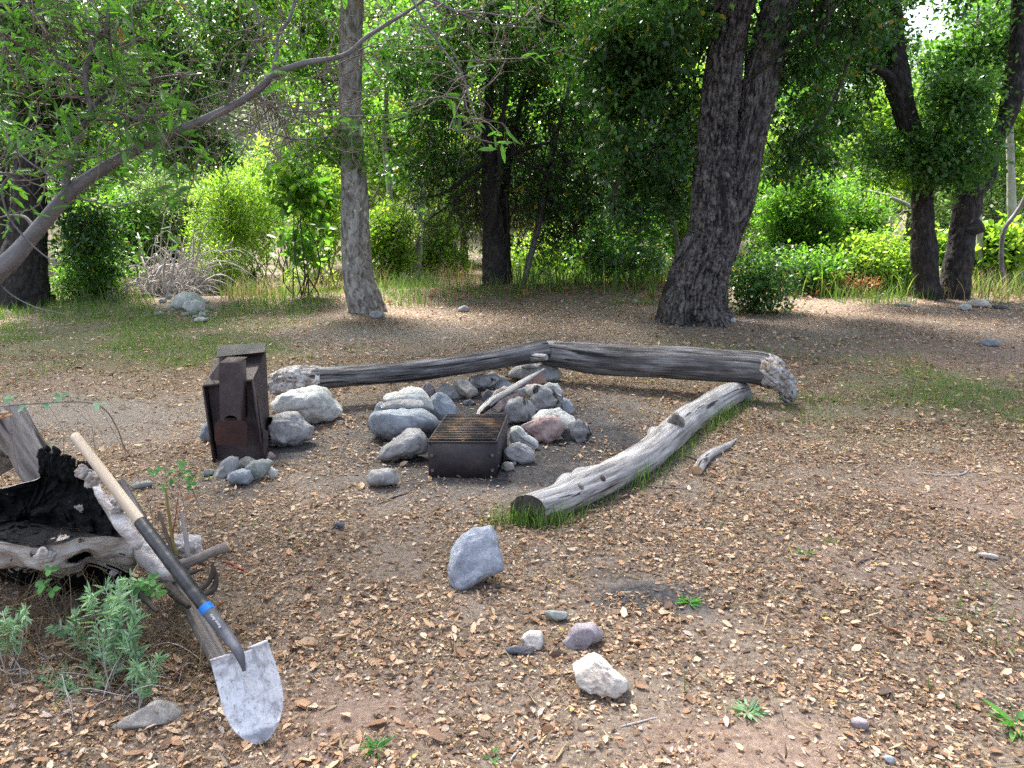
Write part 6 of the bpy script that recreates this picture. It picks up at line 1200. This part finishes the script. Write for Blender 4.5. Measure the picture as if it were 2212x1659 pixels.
q = G(1150, 1133)[:2] + g.normal(0, 1, (420, 2)) * [.11, .04]; tag(blades(np.stack([q[:, 0], q[:, 1], H(q[:, 0], q[:, 1])], -1), g.uniform(.05, .19, 420), .005, g.uniform(.1, .8, 420), 46).build('grass', M['grass'], None, origin=np.zeros(3)), 'grass tuft in front of the dark sawn log end', 'grass', kind='stuff')
grass(26000, 5.5, 8.5, .05, .17, .005, 702, lambda x, y, g: g.uniform(0, 1, len(x)) < np.maximum(gs(x, y, *G(1750, 868)[:2], .30, .12), .5 * gs(x, y, *G(1690, 858)[:2], .4, .16)) , 'green grass tuft around the torn end of the right log')
grass(60000, 6.5, 9.5, .03, .12, .005, 703, lambda x, y, g: g.uniform(0, 1, len(x)) < .25 * gs(x, y, *G(1400, 820)[:2], .9, .25), 'thin grass under the right log')
tufts = [(1150, 1120, .10), (1230, 1130, .06), (445, 1030, .14), (505, 1035, .12), (1090, 1040, .05), (1560, 1140, .05), (1350, 1130, .04), (2060, 870, .2), (2130, 1340, .12), (2150, 1390, .14), (2190, 1560, .06), (2090, 1530, .05), (1700, 1570, .03), (2110, 1280, .08), (1940, 1580, .03), (1690, 1210, .05), (2030, 1490, .04), (2200, 1130, .06), (1470, 1480, .03), (990, 1210, .05), (560, 1130, .1), (480, 1130, .1), (640, 1180, .08), (900, 1330, .03), (1800, 1540, .04), (1020, 1270, .04)]
tc = [(G(a, b)[:2], c) for a, b, c in tufts]
grass(150000, 1.9, 8.0, .03, .13, .0045, 704, lambda x, y, g: g.uniform(0, 1, len(x)) < np.max([gs(x, y, c[0], c[1], r * 1.0, r * 1.0) for c, r in tc], axis=0) * .28, 'scattered small tufts of fresh grass in the leaf litter', power=.7)
grass(270000, 6.0, 14.5, .025, .10, .006, 705, lambda x, y, g: g.uniform(0, 1, len(x)) < zonefield(GREEN, x, y, .3) * clump(x, y, 1.6, 5) * 1.0, 'short sparse grass spread over the clearing', power=.9, rsh=lambda x, y, g: g.uniform(.25, 1, len(x)))
grass(60000, 2.0, 9.0, .02, .07, .0035, 706, lambda x, y, g: g.uniform(0, 1, len(x)) < .10 * clump(x, y, 2.2, 9) * (x > .6) + .02, 'tiny dry grass sprigs in the litter', mat='drygrass', power=.7)
grass(26000, 12.8, 17.5, .12, .6, .011, 707, lambda x, y, g: (g.uniform(0, 1, len(x)) < clump(x, y, .9, 11) * sstep(13.2, 14.4, y + .25 * np.abs(x) - .6 * (x < -3)) * .8) & (y > 13.4), 'tall green grass along the foot of the trees', name='tall_grass')
grass(17000, 13.4, 18.5, .25, .8, .010, 708, lambda x, y, g: (g.uniform(0, 1, len(x)) < clump(x, y, .8, 13) * .8) & (y > 14.2), 'dry stalks standing among the tall grass', name='tall_grass', mat='drygrass')
grass(50000, 11.0, 15.8, .06, .30, .009, 709, lambda x, y, g: (x < -3.2) & (y > 12.0 + .25 * fbm(np.stack([x, y, 0 * x], -1), 2, 4)) & (g.uniform(0, 1, len(x)) < .6) & ~((x > -6.3) & (x < -4.9) & (y > 13.3)), 'lush grass at the left edge of the clearing', name='tall_grass')
grass(24000, 14.5, 22, .3, .9, .02, 710, lambda x, y, g: (g.uniform(0, 1, len(x)) < .8 * (x > 0)), 'rank green undergrowth under the thicket', name='undergrowth')

# weeds: one thing each
def weed(px, py, r, n, L, W, label, mat='herb', seed=0, cat='weed', up_=.8, name='weed'):
    c = G(px, py); g = np.random.default_rng(seed); az = g.uniform(0, 6.28, n); ax = unit(np.stack([np.cos(az), np.sin(az), g.uniform(.1, 1.2, n) * up_], -1)); pos = c + np.stack([np.cos(az), np.sin(az), 0 * az], -1) * g.uniform(0, r * .3, n)[:, None]
    V, F, k = leaf_geo(pos, ax, unit(g.normal(size=(n, 3)) * .3 + [0, 0, 1]), L * g.uniform(.6, 1.2, n), W * g.uniform(.7, 1.2, n), six=True, curl=-.3); tag(mesh_np(name, V, F, M[mat], attrs={'rnd': np.repeat(g.uniform(0, 1, n), k)}), label, cat)
weed(1490, 1303, .05, 26, .055, .010, 'small bright green weed on the dark soil right of the pointed rock', seed=1)
weed(812, 1618, .05, 24, .055, .009, 'small bright green weed near the bottom edge right of the shovel', seed=2)
weed(1615, 1540, .07, 34, .06, .010, 'pale green rosette weed in the lower right litter', mat='sage', seed=3)
weed(1740, 1195, .04, 16, .045, .008, 'small green weed in the middle of the right litter', seed=4)
weed(1800, 1172, .04, 20, .04, .008, 'green sprig weed above the right dark soil', seed=5)
weed(2195, 1570, .08, 14, .11, .03, 'broad leaved bright weed at the lower right edge', seed=6)
weed(1700, 862, .12, 40, .07, .03, 'leafy green weed under the torn end of the right log', seed=7)
weed(72, 975, .1, 40, .10, .035, 'bright green leafy sprig between the limb stub and the track', seed=8)
weed(2020, 1335, .04, 10, .05, .008, 'thin pale weed in the far right litter', mat='sage', seed=9)
weed(1060, 1640, .03, 6, .04, .01, 'tiny green seedling at the bottom centre', seed=10)

# sage plant in front of the stump
def sprig(pts, r0, dens_, L, W, mat, e, seed, nm='shoot'):
    g = np.random.default_rng(seed); c, rr = resample(pts, [r0] * len(pts), 40); mb = tube(pts, list(np.linspace(r0, r0 * .5, len(pts))), 6, 24); mb.build('stem', M['deadwood'], e, smooth=True)
    n = dens_; t = g.uniform(.12, 1, n) ** .8; i = np.clip((t * 39).astype(int), 0, 39); T = np.gradient(c, axis=0); T = unit(T)[i]; az = unit(g.normal(size=(n, 3))); az = unit(az - T * (az * T).sum(1)[:, None]); ax = unit(T * g.uniform(.35, 1.1, n)[:, None] + az)
    V, F, k = leaf_geo(c[i], ax, unit(g.normal(size=(n, 3)) * .5 + [0, -.4, .8]), L * g.uniform(.5, 1.2, n), W * g.uniform(.7, 1.2, n), six=True, curl=g.uniform(-.6, .35, n)); return V, F, g.uniform(0, 1, n).repeat(k)
sg = empty('sage_plant', G(225, 1500), 'silvery green leafy sage plant sprawling in front of the burnt stump', 'plant')
shoots = [[(240, 1500), (225, 1420), (232, 1340), (285, 1240)], [(235, 1480), (215, 1400), (205, 1330), (195, 1275)], [(245, 1470), (250, 1390), (262, 1330), (250, 1255)], [(240, 1460), (270, 1400), (290, 1350), (285, 1290)], [(250, 1480), (230, 1400), (250, 1340), (225, 1265)],
          [(230, 1450), (190, 1400), (150, 1370), (112, 1350)], [(225, 1440), (180, 1390), (160, 1350), (165, 1325)], [(240, 1500), (215, 1470), (200, 1450), (190, 1430)], [(250, 1500), (285, 1455), (300, 1410), (278, 1400)], [(230, 1500), (170, 1510), (130, 1495), (95, 1485)],
          [(205, 1505), (165, 1515), (140, 1500), (150, 1470)], [(300, 1535), (310, 1500), (325, 1450), (345, 1420)], [(300, 1530), (305, 1490), (300, 1465), (295, 1440)], [(255, 1470), (240, 1420), (235, 1370), (270, 1310)], [(235, 1490), (255, 1430), (275, 1380), (300, 1335)], [(240, 1440), (220, 1380), (240, 1320), (262, 1270)], [(245, 1440), (262, 1380), (248, 1330), (238, 1290)],
          [(40, 1440), (20, 1400), (12, 1350), (5, 1320)], [(30, 1450), (45, 1400), (52, 1350), (56, 1310)], [(10, 1450), (0, 1410), (-10, 1380), (-10, 1340)], [(20, 1450), (30, 1420), (20, 1380), (35, 1340)]]
Vs, Fs, rs_, nn = [], [], [], 0
for k, s_ in enumerate(shoots):
    b = G(*s_[0]); g = np.random.default_rng(k); p_ = [b] + [P(x, y, b[1] + .02 + g.uniform(-.05, .08) * i) for i, (x, y) in enumerate(s_[1:])]
    for q in p_: q[2] = max(q[2], hz(q[0], q[1]) + .004)
    V, F, r = sprig(p_, .0022, 84 if k < 17 else 50, .044, .0088, 'sage', sg, k); Vs.append(V); Fs.append(F + nn); rs_.append(r); nn += len(V)
mesh_np('leaves', np.vstack(Vs), np.vstack(Fs), M['sage'], sg, attrs={'rnd': np.concatenate(rs_)})
g = np.random.default_rng(8); n = 46; A_ = np.array([G(g.uniform(0, 480), g.uniform(1420, 1560)) for _ in range(n)]); B_ = A_ + np.stack([g.normal(0, .13, n), g.normal(0, .08, n), g.uniform(-.01, .07, n)], -1); V, F, _ = twigs(A_ + [0, 0, .01], B_ + [0, 0, .012], .002, .001, bend=.2, nseg=7, seed=3, sides=4); mesh_np('trailing_stems', V, F, M['deadwood'], sg)
# dark tangle, dry stalks under the stump
n = 700; A_ = np.stack([g.uniform(-2.6, -1.0, n), g.uniform(2.45, 3.0, n), 0 * g.uniform(size=n)], -1); A_[:, 2] = H(A_[:, 0], A_[:, 1]); B_ = A_ + np.stack([g.normal(0, .10, n), g.normal(0, .07, n), np.abs(g.normal(0, .14, n))], -1)
V, F, _ = twigs(A_, B_, .0018, .0008, bend=.2, nseg=5, seed=4); o = mesh_np('dry_stalks', V, F, M['drygrass'], attrs={'rnd': np.repeat(g.uniform(0, .7, n), 15)}); tag(o, 'tangle of dry stalks beneath the burnt stump', 'dry stalks', kind='stuff')
# clover like leaves, vine
def leaflets(pts, L, label, cat, name, seed, mat='herb', vine=None):
    g = np.random.default_rng(seed); V, F, r, nn = [], [], [], 0; e = empty(name, pts[0], label, cat)
    for p in pts:
        for a in range(3):
            az = a * 2.09 + g.uniform(0, 1); ax = np.array([[math.cos(az), math.sin(az) * .7, math.sin(az) * .5]]); v, f, k = leaf_geo(np.array([p]), ax, unit(g.normal(size=(1, 3)) * .3 + [0, -.6, .8]), L * g.uniform(.8, 1.2), L * .8, six=True, curl=-.1); V.append(v); F.append(f + nn); nn += 6; r += [g.uniform()] * k
    mesh_np('leaves', np.vstack(V), np.vstack(F), M[mat], e, attrs={'rnd': r}); 
    st_ = np.array([[p[0] + .02, p[1] + .05, hz(p[0], p[1])] for p in pts]); v, f, _ = twigs(st_, np.array(pts), .0015, .001, seed=seed); mesh_np('stems', v, f, M['twig'], e)
    if vine is not None: tube(vine, [.003] * (len(vine) - 1) + [.0012], 6, 60).build('vine', M['twig'], e, smooth=True)
leaflets([P(x, y, 2.72) for x, y in ((310, 1255), (322, 1262), (318, 1275), (330, 1250), (302, 1270), (335, 1268), (312, 1290), (290, 1262), (345, 1280), (325, 1290))], .03, 'round leaved green clover between the stump and the shovel', 'plant', 'clover', 3)
leaflets([P(x, y, 2.68) for x, y in ((95, 1262), (108, 1230), (88, 1268), (112, 1275))], .032, 'dark green clover below the knot hole of the stump', 'plant', 'clover', 4)
leaflets([P(x, y, 3.4) for x, y in ((20, 862), (130, 858), (52, 880), (212, 875), (105, 875))], .035, 'thin vine with blue green leaves arching above the stump', 'vine', 'vine', 5, 'sage', [P(-30, 882, 3.4), P(60, 873, 3.4), P(150, 868, 3.4), P(200, 872, 3.42), P(232, 890, 3.44), P(255, 930, 3.46), P(268, 965, 3.48), P(290, 995, 3.5)])
leaflets([P(x, y, 3.25) for x, y in ((405, 1035), (412, 1048), (372, 1020), (352, 1052), (330, 1020), (375, 1040), (345, 1015), (400, 1020), (300, 1110), (390, 1005))], .028, 'loose seedlings with rounded leaves right of the shovel top', 'plant', 'seedlings', 6)
